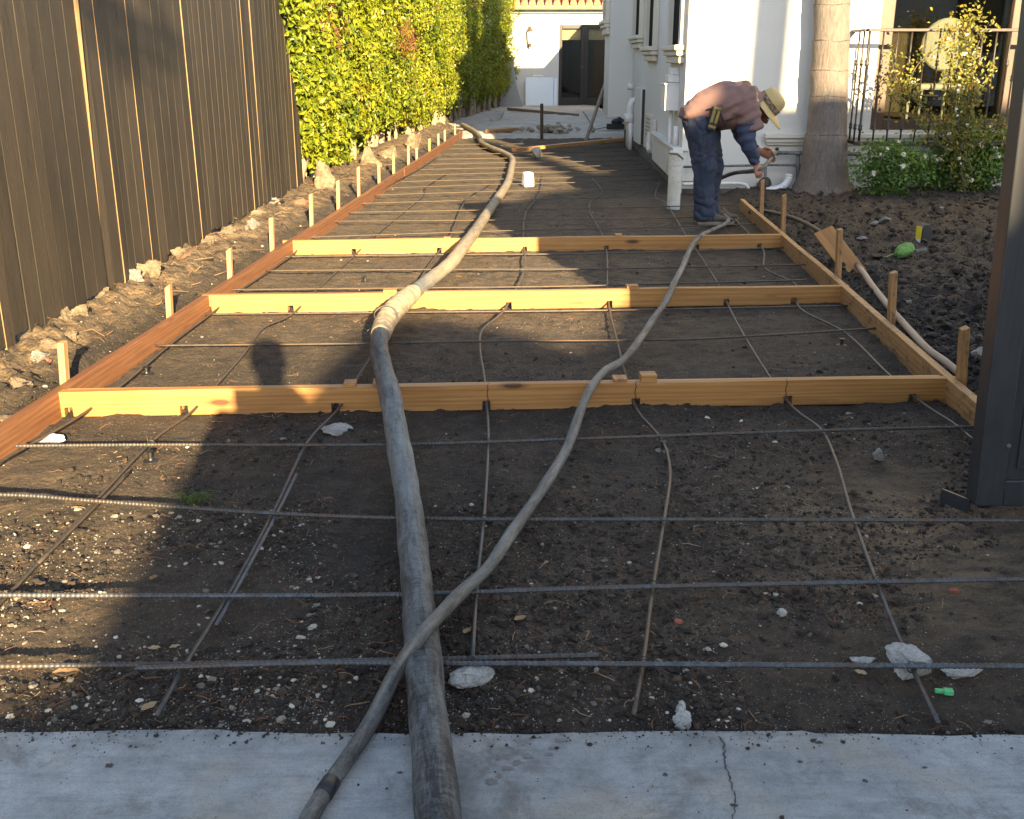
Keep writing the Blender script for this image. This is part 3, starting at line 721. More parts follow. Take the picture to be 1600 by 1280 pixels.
divider((92, 652), (1497, 629), [124, 297, 527, 760, 995, 1237, 1437], [762, 993, 1232], [(550, .05, .010), (595, .05, .014), (970, .055, .012), (1015, .065, .026)], 0, 'nearest double fir cross form, marked by a round knot in the shade')
divider((318, 491), (1325, 475), [337, 460, 795, 953, 1139, 1247], [], [(612, .075, .010), (990, .07, .014)], 0, 'middle double fir cross form, with the taped hose joint lying on it')
divider((443, 399), (1227, 389), [460, 556, 687, 820, 948, 1092, 1192], [], [(968, .05, .012), (700, .05, .006)], 0, 'farthest double fir cross form, just in front of the bending worker')

# ------------------------------------------------------------------ stakes
def stake(px, ytop, fx, off, label, lean=0.0, w=.042, group='stakes'):
    # where the sight line column meets the outer side of the form
    y = 6.0
    for _ in range(60):
        x = fx(y) + off; fwd = y * CP + (H - FZ) * SP; y2 = (x * F / (px - 800) - (H - FZ) * SP) / CP; y = .5 * y + .5 * y2
    top = P(px, ytop, y); base = Vector((fx(y) + off, y, -.06))
    mb = MB(); h = top.z - base.z
    dirv = (Vector((top.x, top.y, top.z)) - base); u = Vector((1, 0, 0)); d = dirv.normalized()
    u = (u - d * u.dot(d)).normalized(); v = d.cross(u); hw = w / 2; r = random.uniform(.0, .012)
    pts = []
    for k, (z, ) in enumerate([(0,), (h * .5,), (h,)]):
        for a, b in ((-1, -1), (1, -1), (1, 1), (-1, 1)):
            pts.append(tuple(base + d * (z + (r * a if k == 2 else 0)) + u * a * hw * .62 + v * b * hw))
    g = [(k * h / 2, (i % 4) * .02, (i % 2) * .03) for k in range(3) for i in range(4)]; g = np.array(g) + random.uniform(0, 20)
    f = [(3, 2, 1, 0), (8, 9, 10, 11)] + [(4 * j + i, 4 * j + (i + 1) % 4, 4 * j + 4 + (i + 1) % 4, 4 * j + 4 + i) for j in range(2) for i in range(4)]
    mb.add(pts, f, g); o = mb.build('wooden_stake', 'fir_pale' if px < 800 else 'fir_dirty', bevel=.0015)
    return tag(o, label, 'stake', group)
ORD = ['nearest', 'second', 'third', 'fourth', 'fifth', 'sixth', 'seventh', 'eighth', 'ninth', 'tenth', 'eleventh', 'twelfth', 'thirteenth', 'fourteenth', 'fifteenth', 'sixteenth']
LS = [(97, 534), (263, 446), (358, 389), (424, 340), (486, 303), (528, 282), (560, 261), (592, 256), (615, 241), (638, 228), (651, 231), (671, 217), (685, 209), (695, 203), (711, 194)]
for i, (px, yt) in enumerate(LS):
    stake(px, yt, LX, -.062, ('nearest pale wooden stake outside the red-brown form, beside its black shadow' if i == 0 else '%s pale wooden stake outside the red-brown form, counted from the apron' % ORD[i]), group='stakes along the red-brown form')
RS = [(1507, 512), (1396, 425), (1312, 358), (1225, 305), (1191, 282)]
RL = ['tall wooden stake beside the black gate, nearest on the garden side', 'weathered wooden stake with the tan hose passing behind it', 'wooden stake with a plywood scrap leaning on it', 'thin wooden stake in front of the palm, beside the far right cross form', 'wooden stake at the far end of the garden-side form, below the iron pipe']
for (px, yt), l in zip(RS, RL): stake(px, yt, RX, .066, l, w=.046, group='stakes along the garden-side form')

# ------------------------------------------------------------------ reinforcing bars
ZB = .048
def rebar(pix, label, mat='rebar_steel', r=.0056, rib=False, z=ZB, group='cross bars of the reinforcing grid', zs=None):
    pts = [G(a, b, z if zs is None else zs[i]) for i, (a, b) in enumerate(pix)]
    path = spline(pts, .0031 if rib else .06)
    mb = MB()
    if rib:
        path = [p for p in path]; rf = lambda d, a: 1.0 + .24 * (math.sin(d * 2 * math.pi / .0124) > .2)
        mb.tube(path, r, 8, rfun=rf)
    else: mb.tube(path, r, 7)
    o = mb.build('rebar', mat, smooth=not rib); return tag(o, label, 'rebar', group)
cross = [
 ([(-320, 1043), (0, 1041), (340, 1037), (640, 1031), (935, 1024)], 'ribbed cross bar nearest the apron, its free end lapping another bar', 'rebar_steel', .047),
 ([(212, 1044), (500, 1036), (760, 1037), (1010, 1038), (1330, 1040), (2050, 1043)], 'ribbed blue-grey cross bar nearest the apron, running past the rubble lump', 'rebar_blue', .050),
 ([(-320, 929), (0, 930), (360, 931), (620, 929), (900, 920), (1200, 913), (2050, 896)], 'second ribbed cross bar from the apron', 'rebar_blue', ZB),
 ([(-300, 771), (0, 773), (150, 783), (420, 802), (700, 811), (1100, 812), (2050, 815)], 'third cross bar from the apron, bowed upward at the fence side', 'rebar_steel', ZB),
 ([(25, 697), (240, 695), (600, 695), (900, 686), (1280, 673), (1528, 667)], 'cross bar just in front of the nearest cross form', 'rebar_steel', ZB),
 ([(242, 540), (560, 537), (800, 533), (1050, 531), (1200, 524), (1372, 513)], 'cross bar in the bay between the nearest and middle cross forms', 'rebar_brown', ZB),
 ([(320, 491), (640, 488), (950, 485), (1325, 478)], 'cross bar tight under the front of the middle cross form', 'rebar_steel', .03),
 ([(340, 453), (640, 450), (900, 447), (1258, 438)], 'cross bar close behind the middle cross form', 'rebar_brown', ZB),
 ([(415, 423), (700, 421), (950, 420), (1289, 413)], 'cross bar in the bay between the middle and farthest cross forms', 'rebar_brown', ZB),
 ([(435, 401), (700, 398), (950, 396), (1228, 387)], 'cross bar tight under the front of the farthest cross form', 'rebar_steel', .03),
 ([(476, 371), (780, 361), (1000, 356), (1181, 350)], 'first cross bar beyond the farthest cross form, at the shoe', 'rebar_brown', ZB),
 ([(510, 346), (780, 344), (1000, 342), (1160, 337)], 'second cross bar beyond the farthest cross form', 'rebar_brown', ZB)]
far_l = [(540, 332, 780, 328, 1152, 320), (560, 318, 780, 312, 1042, 306), (585, 305, 780, 299, 1040, 294), (606, 294, 780, 288, 1030, 281), (622, 284, 780, 280, 1025, 273), (640, 274, 800, 270, 1015, 265), (655, 265, 800, 262, 1005, 257), (669, 257, 800, 254, 1000, 250), (680, 249, 800, 247, 995, 243), (690, 241, 800, 240, 985, 236), (700, 233, 800, 231, 980, 229), (706, 226, 800, 225, 978, 223)]
for i, (a, b, c, d, e_, f_) in enumerate(far_l):
    cross.append(([(a, b), (c, d), ((c + e_) / 2, (d + f_) / 2 + .7), (e_, f_)], '%s cross bar beyond the farthest cross form' % ORD[i + 2], 'rebar_brown', ZB))
for i, (pix, lab, mat, z) in enumerate(cross): rebar(pix, lab, mat, .0056 if i < 10 else .0047, i < 5, z)
zl = ZB - .013
longs = [
 ([(-60, 770), (0, 722), (125, 650), (200, 594), (270, 535), (338, 484), (372, 456), (456, 399), (488, 369), (610, 289), (655, 264), (682, 246)], 'lengthwise bar hugging the red-brown form', 'rebar_brown'),
 ([(-60, 1000), (0, 943), (120, 815), (235, 692), (298, 645), (345, 594), (385, 548), (412, 512), (455, 492), (495, 453), (555, 398), (583, 371), (655, 312), (666, 300), (667, 291), (700, 270)], 'lengthwise bar left of the shadowed head, second from the red-brown form', 'rebar_brown'),
 ([(245, 1118), (292, 1035), (360, 925), (430, 795), (480, 692), (528, 640), (556, 595), (590, 540), (632, 480), (660, 430), (683, 397), (705, 365), (728, 312), (752, 296), (772, 284)], 'lengthwise bar passing over the flat white stone by the nearest cross form', 'rebar_steel'),
 ([(738, 1030), (745, 920), (757, 800), (763, 690), (761, 637), (757, 592), (750, 545), (754, 515), (785, 488), (806, 452), (818, 425), (820, 397), (818, 370), (822, 332), (845, 300), (850, 272)], 'lengthwise bar between the two hoses', 'rebar_steel'),
 ([(990, 1117), (1005, 1035), (1020, 920), (1038, 810), (1047, 740), (1038, 695), (1018, 668), (995, 640), (978, 590), (965, 535), (953, 487), (949, 445), (948, 395), (940, 365), (922, 332), (923, 315), (941, 300), (925, 278)], 'lengthwise bar with an S-bend in front of the nearest cross form', 'rebar_brown'),
 ([(1466, 1130), (1415, 1020), (1370, 910), (1330, 800), (1308, 725), (1283, 672), (1240, 638), (1200, 585), (1160, 520), (1140, 482), (1124, 447), (1092, 397), (1070, 365), (1042, 320), (1024, 308), (1030, 285)], 'lengthwise bar ending beside the green plastic strip', 'rebar_steel'),
 ([(1560, 705), (1525, 690), (1490, 662), (1438, 628), (1385, 582), (1320, 520), (1250, 482), (1243, 445), (1196, 420), (1193, 392), (1170, 365), (1130, 325)], 'lengthwise bar nearest the garden-side form', 'rebar_steel')]
for pix, lab, mat in longs:
    rebar(pix, lab, mat, .0056, False, zl, 'lengthwise bars of the reinforcing grid')
# a second piece lapped on the third lengthwise bar and on the second one
rebar([(338, 977), (378, 905), (434, 800), (463, 742)], 'short dark bar lapped beside the lengthwise bar by the white stone', 'rebar_blue', .0056, False, zl + .003, 'lengthwise bars of the reinforcing grid')
rebar([(60, 880), (150, 790), (200, 740)], 'short rusty bar lapped beside the second lengthwise bar', 'rebar_brown', .0056, False, zl + .003, 'lengthwise bars of the reinforcing grid')
# tie wires at the near crossings
tw = [(735, 1034, 'tie wire where the bar between the hoses meets the nearest cross bar'), (1005, 1036, 'twisted tie wire with loose ends at the nearest cross bar'), (1424, 1041, 'blue-grey tie wire over the big rubble lump'), (1020, 915, 'tie wire on the second cross bar at the S-bent bar'), (1372, 908, 'tie wire on the second cross bar at the bar near the gate'), (757, 811, 'tie wire on the third cross bar between the hoses'), (236, 693, 'pale tie wire in the sunlit corner before the nearest cross form'), (763, 691, 'tie wire between the hoses before the nearest cross form')]
for i, (px, py, lab) in enumerate(tw):
    c = G(px, py, ZB - .005); pts = []
    for k in range(34):
        a = k * .62; pts.append((c.x + .0125 * math.cos(a) * (1 if k % 2 else .8), c.y + .006 * math.sin(a * .5 + i), c.z + .0135 * math.sin(a)))
    pts += [(c.x + .02, c.y - .012, c.z + .004), (c.x + .045 + .01 * (i % 3), c.y - .03 * (1 if i % 2 else -.6), c.z - .008)]
    mb = MB(); mb.tube(spline(pts, .006), .0011, 4); tag(mb.build('tie_wire', 'wire'), lab, 'tie wire', 'tie wires at the bar crossings')
# plastic bar supports
sup = [(228, 574, 'black plastic bar support beside the red-brown form'), (570, 432, 'black plastic bar support hidden beside the big hose'), (1316, 530, 'black plastic bar support under the bars near the garden-side form'), (1036, 690, 'black plastic bar support under the S-bent bar'), (234, 706, 'black plastic bar support in the sunny corner before the nearest form')]
for px, py, lab in sup:
    c = G(px, py, ZB - .01); z0 = ZG(c.x, c.y); root = empty('bar_support', (c.x, c.y, z0)); tag(root, lab, 'bar support', 'plastic supports under the bars')
    mb = MB(); mb.lathe([(.011, 0), (.008, .01), (.008, c.z - z0 - .004), (.014, c.z - z0)], (c.x, c.y, z0 + .003), n=10); mb.build('post', 'black_plastic', root)
    mb = MB(); mb.lathe([(.027, 0), (.027, .003), (.012, .006)], (c.x, c.y, z0 + .001), n=14); mb.build('base_plate', 'black_plastic' if px != 1036 else 'chunk_grey', root)

# ------------------------------------------------------------------ hoses
bp = [(692, 1330, .062), (685, 1280, .062), (676, 1180, .062), (669, 1120, .058), (660, 1010, .066), (648, 880, .062), (636, 770, .066), (622, 690, .095), (610, 620, .147), (598, 575, .125), (592, 540, .115), (600, 508, .125), (616, 484, .147), (640, 462, .135), (672, 437, .11), (703, 412, .125), (722, 388, .147), (742, 362, .12), (758, 338, .07), (776, 312, .06), (793, 286, .058), (799, 262, .055), (800, 249, .055), (788, 240, .056), (766, 231, .056), (752, 223, .058), (749, 214, .065), (742, 206, .075), (730, 199, .085), (722, 195, .085)]
def runout(p0, p1):        # the hose carries on straight past the near end
    d = (p0 - p1).normalized(); return [p0 + d * k for k in (2.6, 1.5, .85, .45, .2)]
big = spline(runout(G(692, 1330, .062), G(676, 1180, .062)) + [G(a, b, z) for a, b, z in bp], .02)
mb = MB(); ph = [random.uniform(0, 6.28) for _ in range(8)]
kk = len(big); rs = [.0415 + .0012 * math.sin(i * .23 + ph[0]) + .0010 * math.sin(i * .61 + ph[1]) for i in range(kk)]
tt = [float(np.interp(big[i].y, [1.5, 2.1, 2.6, 3.4, 4.2, 5, 5.6, 6.2, 9], [.78, .95, 1.24, 1.22, 1.0, .95, 1.27, 1.5, 1.55])) for i in range(kk)]
mb.tube(big, rs, 20, t=np.repeat(tt, 20))
hose = mb.build('concrete_hose', 'hose_black', smooth=True); tag(hose, 'thick black concrete hose dusted grey, running the length of the driveway over the forms', 'hose')
mb = MB(); k0 = min(range(kk), key=lambda i: (big[i] - G(600, 520, .13)).length); k1 = min(range(kk), key=lambda i: (big[i] - G(652, 455, .13)).length)
seg = big[k0:k1]; rw = [.0435 + .010 * math.sin(math.pi * i / max(1, len(seg) - 1)) ** .6 + .0022 * math.sin(i * 1.7) for i in range(len(seg))]
mb.tube(seg, rw, 20); mb.build('taped_joint', 'tape_wrap', hose, smooth=True)
c = G(603, 500, .14); pts = [(c.x + .055 * math.cos(a), c.y + .02 * math.sin(2 * a), c.z + .02 + .05 * math.sin(a)) for a in np.linspace(0, 6.6, 22)] + [(c.x - .09, c.y - .02, c.z - .05)]
mb = MB(); mb.tube(spline(pts, .01), .0028, 5); mb.build('wire_tie', 'iron_pipe', hose)
sp = [(466, 1310, .038), (482, 1280, .038), (512, 1230, .038), (560, 1160, .038), (590, 1110, .034), (618, 1052, .060), (648, 1006, .112), (664, 985, .128), (690, 958, .105), (722, 925, .07), (765, 884, .065), (800, 832, .065), (850, 760, .066), (886, 700, .08), (908, 640, .121), (925, 604, .118), (945, 580, .085), (972, 564, .075), (996, 536, .078), (1020, 500, .095), (1042, 468, .122), (1053, 443, .115), (1066, 418, .09), (1078, 390, .122), (1092, 371, .105), (1112, 360, .06), (1130, 352, .05), (1138, 345, .055), (1134, 339, .062), (1122, 336, .055), (1108, 333, .05)]
ctrl = runout(G(466, 1310, .038), G(500, 1248, .038)) + [G(a, b, z) for a, b, z in sp]
WY = 8.95
ctrl += [P(1098, 316, WY + .42), P(1098, 298, WY + .5), P(1118, 283, WY + .46), P(1145, 271, WY + .2), P(1172, 268, WY - .12), P(1186, 265, WY - .17), P(1198, 256, WY - .05), P(1205, 247, WY + .12), P(1211, 238, WY + .3)]
small = spline(ctrl, .02)
mb = MB(); mb.tube(small, [.0172 + .0009 * math.sin(i * .31) for i in range(len(small))], 14, t=.55)
o = mb.build('grey_hose', 'hose_grey', smooth=True); tag(o, 'thin grey hose crossing the thick hose and ending in the hands of the worker', 'hose')
hs = o; mb = MB(); c = small[min(range(len(small)), key=lambda i: (small[i] - G(502, 1238, .04)).length)]; c2 = small[min(range(len(small)), key=lambda i: (small[i] - G(512, 1222, .04)).length)]
mb.tube([c, c + (c2 - c) * .5, c2], [.0182, .0186, .0182], 14); mb.build('black_patch', 'black_plastic', hs, smooth=True)
gp = [(1172, 332, .07), (1186, 329, .075), (1215, 334, .10), (1250, 345, .11), (1285, 365, .11), (1320, 396, .11), (1345, 421, .105), (1362, 445, .10), (1380, 468, .10), (1400, 492, .10), (1425, 520, .10), (1450, 546, .10), (1478, 566, .09), (1500, 585, .07)]
mb = MB(); gpath = spline([G(a, b, z) for a, b, z in gp], .03); ty = [0.0 if p.y > 6.6 else min(1, (6.6 - p.y) * 4) for p in gpath]
mb.tube(gpath, .0165, 12, t=np.repeat(np.array(ty) * 1.6, 12)); o = mb.build('tan_hose', 'hose_tan', smooth=True); tag(o, 'tan hose curving over the garden soil outside the form stakes', 'hose')

# ------------------------------------------------------------------ rubble and small things on the ground
def chunk(px, py, wpx, hk, lab, mat='chunk', seed=1, rot=0, group=None, cat='rubble', asp=.8, sink=.3):
    c = G(px, py, .02); z = ZG(c.x, c.y); s = wpx * H / (CP * (py - 88)) / 2
    mb = MB(); rock(mb, (c.x, c.y, z + s * hk * (1 - sink)), (s, s * asp, s * hk), seed, .4, 3, Matrix.Rotation(rot, 3, 'Z'))
    o = mb.build('rubble_lump', mat); return tag(o, lab, cat, group)
chunk(741, 1056, 78, .42, 'jagged white concrete lump under the lapped bars beside the thick hose', seed=3, rot=.4, asp=.6)
chunk(1420, 1043, 92, .5, 'big pale concrete lump under the tied crossing by the green strip', seed=5, rot=2.4, asp=.75)
chunk(1500, 1046, 70, .35, 'low pale concrete slab piece between the green strip and the frame edge', 'chunk', 8, .2, asp=.5)
chunk(1350, 1028, 40, .4, 'small grey concrete piece left of the big pale lump', 'chunk', 12, 0, asp=.6)
chunk(529, 663, 48, .22, 'flat pale grey stone under the notch of the nearest cross form', 'chunk', 14, .5, asp=.95)
chunk(1374, 716, 21, 1.0, 'upright grey stone standing on the tan soil before the gate', 'chunk_grey', 17, 0)
chunk(1220, 955, 16, .9, 'rounded white pebble with roots behind it, right of the S-bent bar', 'chunk', 19)
chunk(80, 684, 44, .4, 'white concrete spacer block under the bar beside the red-brown form', 'white_block', 21, .1, asp=.55)
chunk(1527, 585, 22, 1.0, 'grey stone beside the black gate and the tall stake', 'chunk', 23)
chunk(1492, 918, 24, .4, 'flat red brick shard behind the second cross bar near the gate', 'brick', 27, asp=.5)
chunk(1060, 966, 18, .5, 'small orange-red brick chip right of the S-bent bar', 'brick', 29)
chunk(1380, 360, 24, .5, 'pale stone on garden soil left of the tape measure', 'chunk_grey', 31); chunk(1365, 362, 14, .5, 'small pale stone touching a larger one left of the tape measure', 'chunk_grey', 33)
chunk(1345, 385, 20, .4, 'pale stone between the stake with plywood and the green twine', 'chunk_grey', 35); chunk(1440, 405, 22, .4, 'low pale stone just right of the green twine', 'chunk_grey', 37)
chunk(1415, 488, 18, .5, 'grey stone on the soil right of the weathered stake', 'chunk_grey', 39); chunk(1470, 335, 12, .7, 'small pale stone below the rose bush', 'chunk_grey', 41)
foot = [(62, 560, 60, .6), (30, 605, 46, .6), (8, 640, 50, .5), (95, 505, 62, .7), (130, 500, 44, .9), (205, 445, 70, .6), (240, 440, 52, .8), (285, 410, 50, .6), (325, 385, 48, .5), (355, 372, 40, .7), (395, 362, 38, .7), (405, 340, 40, .5), (80, 550, 40, .6), (160, 470, 46, .7), (110, 530, 34, .8), (430, 322, 28, .6)]
for i, (a, b, w, hk) in enumerate(foot):
    c0 = G(a, b, .1); z = ZG(c0.x, c0.y); s = w * .8 * (H - .1) / (CP * (b - 88)) / 2
    mb = MB(); rock(mb, (c0.x, c0.y, z + s * hk * .1), (s, s * .8, s * hk), 60 + i, .75, 3, Matrix.Rotation(i * 1.1, 3, 'Z'))
    tag(mb.build('rubble_lump', 'chunk_tan' if i % 5 else 'chunk_grey'), 'broken concrete lump in the sunlit soil along the fence foot', 'rubble', 'broken lumps along the fence foot')
for a, b, w, lab in [(472, 322, 20, 'brick-red lump at the end of the fence below the hedge'), (70, 565, 9, 'tiny pink brick chip at the fence foot by the nearest stake'), (295, 412, 10, 'pinkish brick chip at the fence foot by the second stake')]:
    c0 = G(a, b, .1); z = ZG(c0.x, c0.y); s = w * .0035; mb = MB(); rock(mb, (c0.x, c0.y, z + s * .2), (s, s * .8, s * .6), int(a), .4, 2); tag(mb.build('brick_chip', 'brick'), lab, 'brick chip')
# fallen leaves
def leaf(px, py, size, rot, lab, curl=.3):
    c = G(px, py, .02); z = ZG(c.x, c.y) + .008; mb = MB(); v = []; n = 9
    for i in range(n):
        t = i / (n - 1); w = math.sin(math.pi * min(1, t * 1.02 + .02)) ** .7 * size * .3
        for k in (-1, -.5, 0, .5, 1):
            x, y = (t - .5) * size, k * w; zz = curl * (abs(k) ** 2 * w * .7 + (t - .5) ** 2 * size * .6) + .0012 * math.sin(t * 14 + k * 3)
            v.append((c.x + x * math.cos(rot) - y * math.sin(rot), c.y + x * math.sin(rot) + y * math.cos(rot), z + zz))
    f = [(i * 5 + k, (i + 1) * 5 + k, (i + 1) * 5 + k + 1, i * 5 + k + 1) for i in range(n - 1) for k in range(4)]
    mb.add(v, f, None, random.random()); o = mb.build('dry_leaf', 'dead_leaf', smooth=True); tag(o, lab, 'leaf')
leaf(103, 1048, .060, .2, 'curled tan leaf lying against the nearest cross bar', .9); leaf(232, 1094, .040, .9, 'pale oval leaf beside the end of a lengthwise bar', .4); leaf(240, 1003, .03, .1, 'small tan leaf between the first two cross bars, left one'); leaf(272, 1002, .025, .4, 'small greyish leaf right beside a tan one'); leaf(240, 899, .03, 1.2, 'small upright leaf above the second cross bar', 1.2); leaf(813, 969, .035, .6, 'white scrap-like leaf between the thin hose and the S-bent bar', .8); leaf(730, 985, .03, 1.0, 'brown leaf right of the crossing of the hoses', .7); leaf(1345, 1046, .03, 2.6, 'orange-brown leaf left of the big rubble lump', .5)
# green plastic strip
c = G(1478, 1069, .03); z = ZG(c.x, c.y) + .006; Rm = Matrix.Rotation(-.15, 3, 'Z'); mb = MB(); mb.box((c.x - .009, c.y + .004, z + .004), (.022, .010, .008), Rm); mb.box((c.x + .008, c.y, z + .005), (.020, .017, .010), Rm); tag(mb.build('plastic_strip', 'green_plastic', bevel=.001), 'little bright green plastic strip beside the big rubble lump', 'plastic strip')
# grass tuft
c = G(300, 782, .01); mb = MB(); r = random.Random(4)
for i in range(46):
    a = r.uniform(0, 6.28); L = r.uniform(.03, .085); x, y = c.x + r.uniform(-.03, .03), c.y + r.uniform(-.02, .02); z = ZG(x, y); w = .0011
    p0, p1, p2 = Vector((x, y, z)), Vector((x + math.cos(a) * L * .45, y + math.sin(a) * L * .3, z + L * .42)), Vector((x + math.cos(a) * L, y + math.sin(a) * L * .6, z + L * .35))
    mb.tube([p0, p1, p2], [w, w, w * .3], 3, r.random())
tag(mb.build('grass_tuft', 'grass_blade'), 'small green grass tuft where the sunlight meets the shadow on the soil', 'grass tuft')
# plywood scrap leaning on the third right stake
y3 = G(1311, 405, .1).y; mb = MB(); a, b = P(1292, 382, y3 - .02), P(1330, 432, y3 - .25); d = (b - a); mid = (a + b) / 2; mid.z = max(mid.z, .17)
u = d.normalized(); w = Vector((u.y, -u.x, 0)).normalized(); nn = u.cross(w); Rm = Matrix((u, w, nn)).transposed(); mb.box(mid, (.42, .13, .014), Rm @ Matrix.Rotation(.45, 3, 'X')); tag(mb.build('plywood_scrap', 'fir', bevel=.001), 'tan plywood scrap tilted against a stake on the garden side', 'plywood scrap')
# tape measure standing on the soil
c = G(1441, 372, .08); z = ZG(c.x, c.y); root = empty('tape_measure', (c.x, c.y, z)); tag(root, 'black and yellow tape measure standing upright on the garden soil', 'tape measure')
Rm = Matrix.Rotation(.35, 3, 'Z')
mb = MB(); mb.prism([(-.045, 0), (.05, 0), (.055, .03), (.05, .10), (.02, .138), (-.02, .142), (-.045, .12)], (c.x + .02, c.y - .03, z), Rm @ Vector((1, 0, 0)), (0, 0, 1), Rm @ Vector((0, .07, 0))); mb.build('case', 'black_plastic', root, bevel=.006)
mb = MB(); mb.box(Vector((c.x + .02, c.y - .03, z)) + Rm @ Vector((-.046, .035, .078)), (.006, .056, .09), Rm); mb.build('yellow_panel', 'tool_yellow', root)
mb = MB(); mb.box(Vector((c.x + .02, c.y - .03, z)) + Rm @ Vector((-.046, .035, .018)), (.006, .05, .028), Rm); mb.build('paper_label', 'label_white', root)
mb = MB(); mb.box(Vector((c.x + .02, c.y - .03, z)) + Rm @ Vector((.066, .035, .014)), (.022, .026, .006), Rm); mb.build('hook', 'iron_pipe', root)
# roll of twine
c = G(1412, 404, .06); z = ZG(c.x, c.y); ax = Vector((.75, .35, .25)).normalized(); root = empty('twine_roll', (c.x, c.y, z)); tag(root, 'bright green roll of string line lying on the garden soil', 'twine roll')
mb = MB(); mb.lathe([(.012, -.062), (.022, -.058), (.036, -.033), (.042, 0), (.036, .036), (.022, .062), (.012, .066)], (c.x, c.y, z + .042), ax, 18); mb.build('core', 'twine_green', root, smooth=True)
mb = MB(); u_ = Vector((0, 0, 1)).cross(ax).normalized(); w_ = ax.cross(u_); pts = []
for i in range(520):
    t = i / 520; a = i * .33; h_ = .055 * math.sin(a * .137); rr_ = .0445 * math.sqrt(max(.05, 1 - (h_ / .077) ** 2)) * (1 + .03 * math.sin(i * 1.9)); pts.append(tuple(Vector((c.x, c.y, z + .042)) + ax * h_ + (u_ * math.cos(a) + w_ * math.sin(a)) * rr_))
pts += [(c.x - .08, c.y - .02, z + .02), (c.x - .13, c.y - .05, z + .01), (c.x - .17, c.y - .06, z + .012)]
mb.tube(pts, .0022, 4); mb.build('string', 'twine_green', root)
# white blocks and loose timber far along the driveway
c = G(825, 287, .03); mb = MB(); mb.box((c.x, c.y, .075), (.125, .12, .16), Matrix.Rotation(.3, 3, 'Z'), taper=.82); tag(mb.build('white_block', 'white_block', bevel=.02), 'bright white concrete block in the far patch of sun beside the thick hose', 'concrete block')
c = G(840, 239, .08); mb = MB(); rock(mb, (c.x, c.y - .03, .08), (.085, .06, .085), 78, .15, 2); tag(mb.build('white_block', 'chunk'), 'pale grey concrete block against the loose board in the far shade', 'concrete block')
a, b = G(803, 237, .06), G(972, 220, .09); mb = MB(); mb.sweep([a, (a + b) / 2, b], .09, .045); tag(mb.build('loose_board', 'fir_dirty', bevel=.003), 'long loose board laid slantwise over the bars in the far shade', 'board')
a, b = G(766, 208, .05), G(802, 204, .05); mb = MB(); mb.sweep([a, b], .2, .06); tag(mb.build('wood_offcut', 'fir_dirty', bevel=.003), 'short timber offcut at the edge of the old driveway', 'offcut')
a, b = G(774, 189, .05), G(781, 178, .05); mb = MB(); mb.sweep([a, b], .2, .07); tag(mb.build('wood_offcut', 'chunk', bevel=.003), 'pale short offcut beside the far foot of the hedge', 'offcut')
a, b = G(795, 172, .05), G(902, 182, .04); mb = MB(); mb.sweep([a, (a + b) / 2, b], .10, .06); tag(mb.build('loose_board', 'grey_board'), 'dark grey board lying in front of the white panel', 'board')
b = G(846.5, 218, .0); t = P(846.5, 162, b.y); mb = MB(); mb.tube([b, (t + b) / 2, t], .028, 8); tag(mb.build('steel_pin', 'rebar_brown'), 'upright dark steel pin at the edge of the old driveway', 'steel pin')
b = G(915, 221, .03); t = P(950, 118, b.y + 1.5); mb = MB(); mb.tube([b, (t + b) / 2, t], .032, 8); tag(mb.build('leaning_pole', 'grey_board'), 'long grey pole leaning on the jutting bay of the house', 'pole')
c = G(962, 202, .06); root = empty('hand_tool', c); tag(root, 'small black power tool lying by the far corner of the house', 'power tool')
mb = MB(); mb.box((c.x, c.y, .11), (.34, .14, .10)); mb.ball((c.x + .02, c.y, .19), (.11, .08, .07), 10); mb.build('body', 'black_plastic', root, bevel=.01)
mb = MB(); mb.tube([(c.x - .15, c.y, .1), (c.x - .4, c.y - .05, .06), (c.x - .55, c.y + .2, .3), (c.x - .6, c.y + .25, .36)], .008, 5); mb.build('cord', 'black_plastic', root)
c = G(863, 207, .04); mb = MB(); r = np.random.default_rng(3); pp = np.stack([c.x + r.normal(0, .22, 60), c.y + r.normal(0, .18, 60), .06 + np.abs(r.normal(0, .05, 60))], 1); stones(mb, pp, r.uniform(.03, .08, 60), r.uniform(.3, .6, 60), .3, .8, 8); o = mb.build('rubble', 'pebble'); tag(o, kind='stuff', label='small grey heap of rubble at the edge of the old driveway')
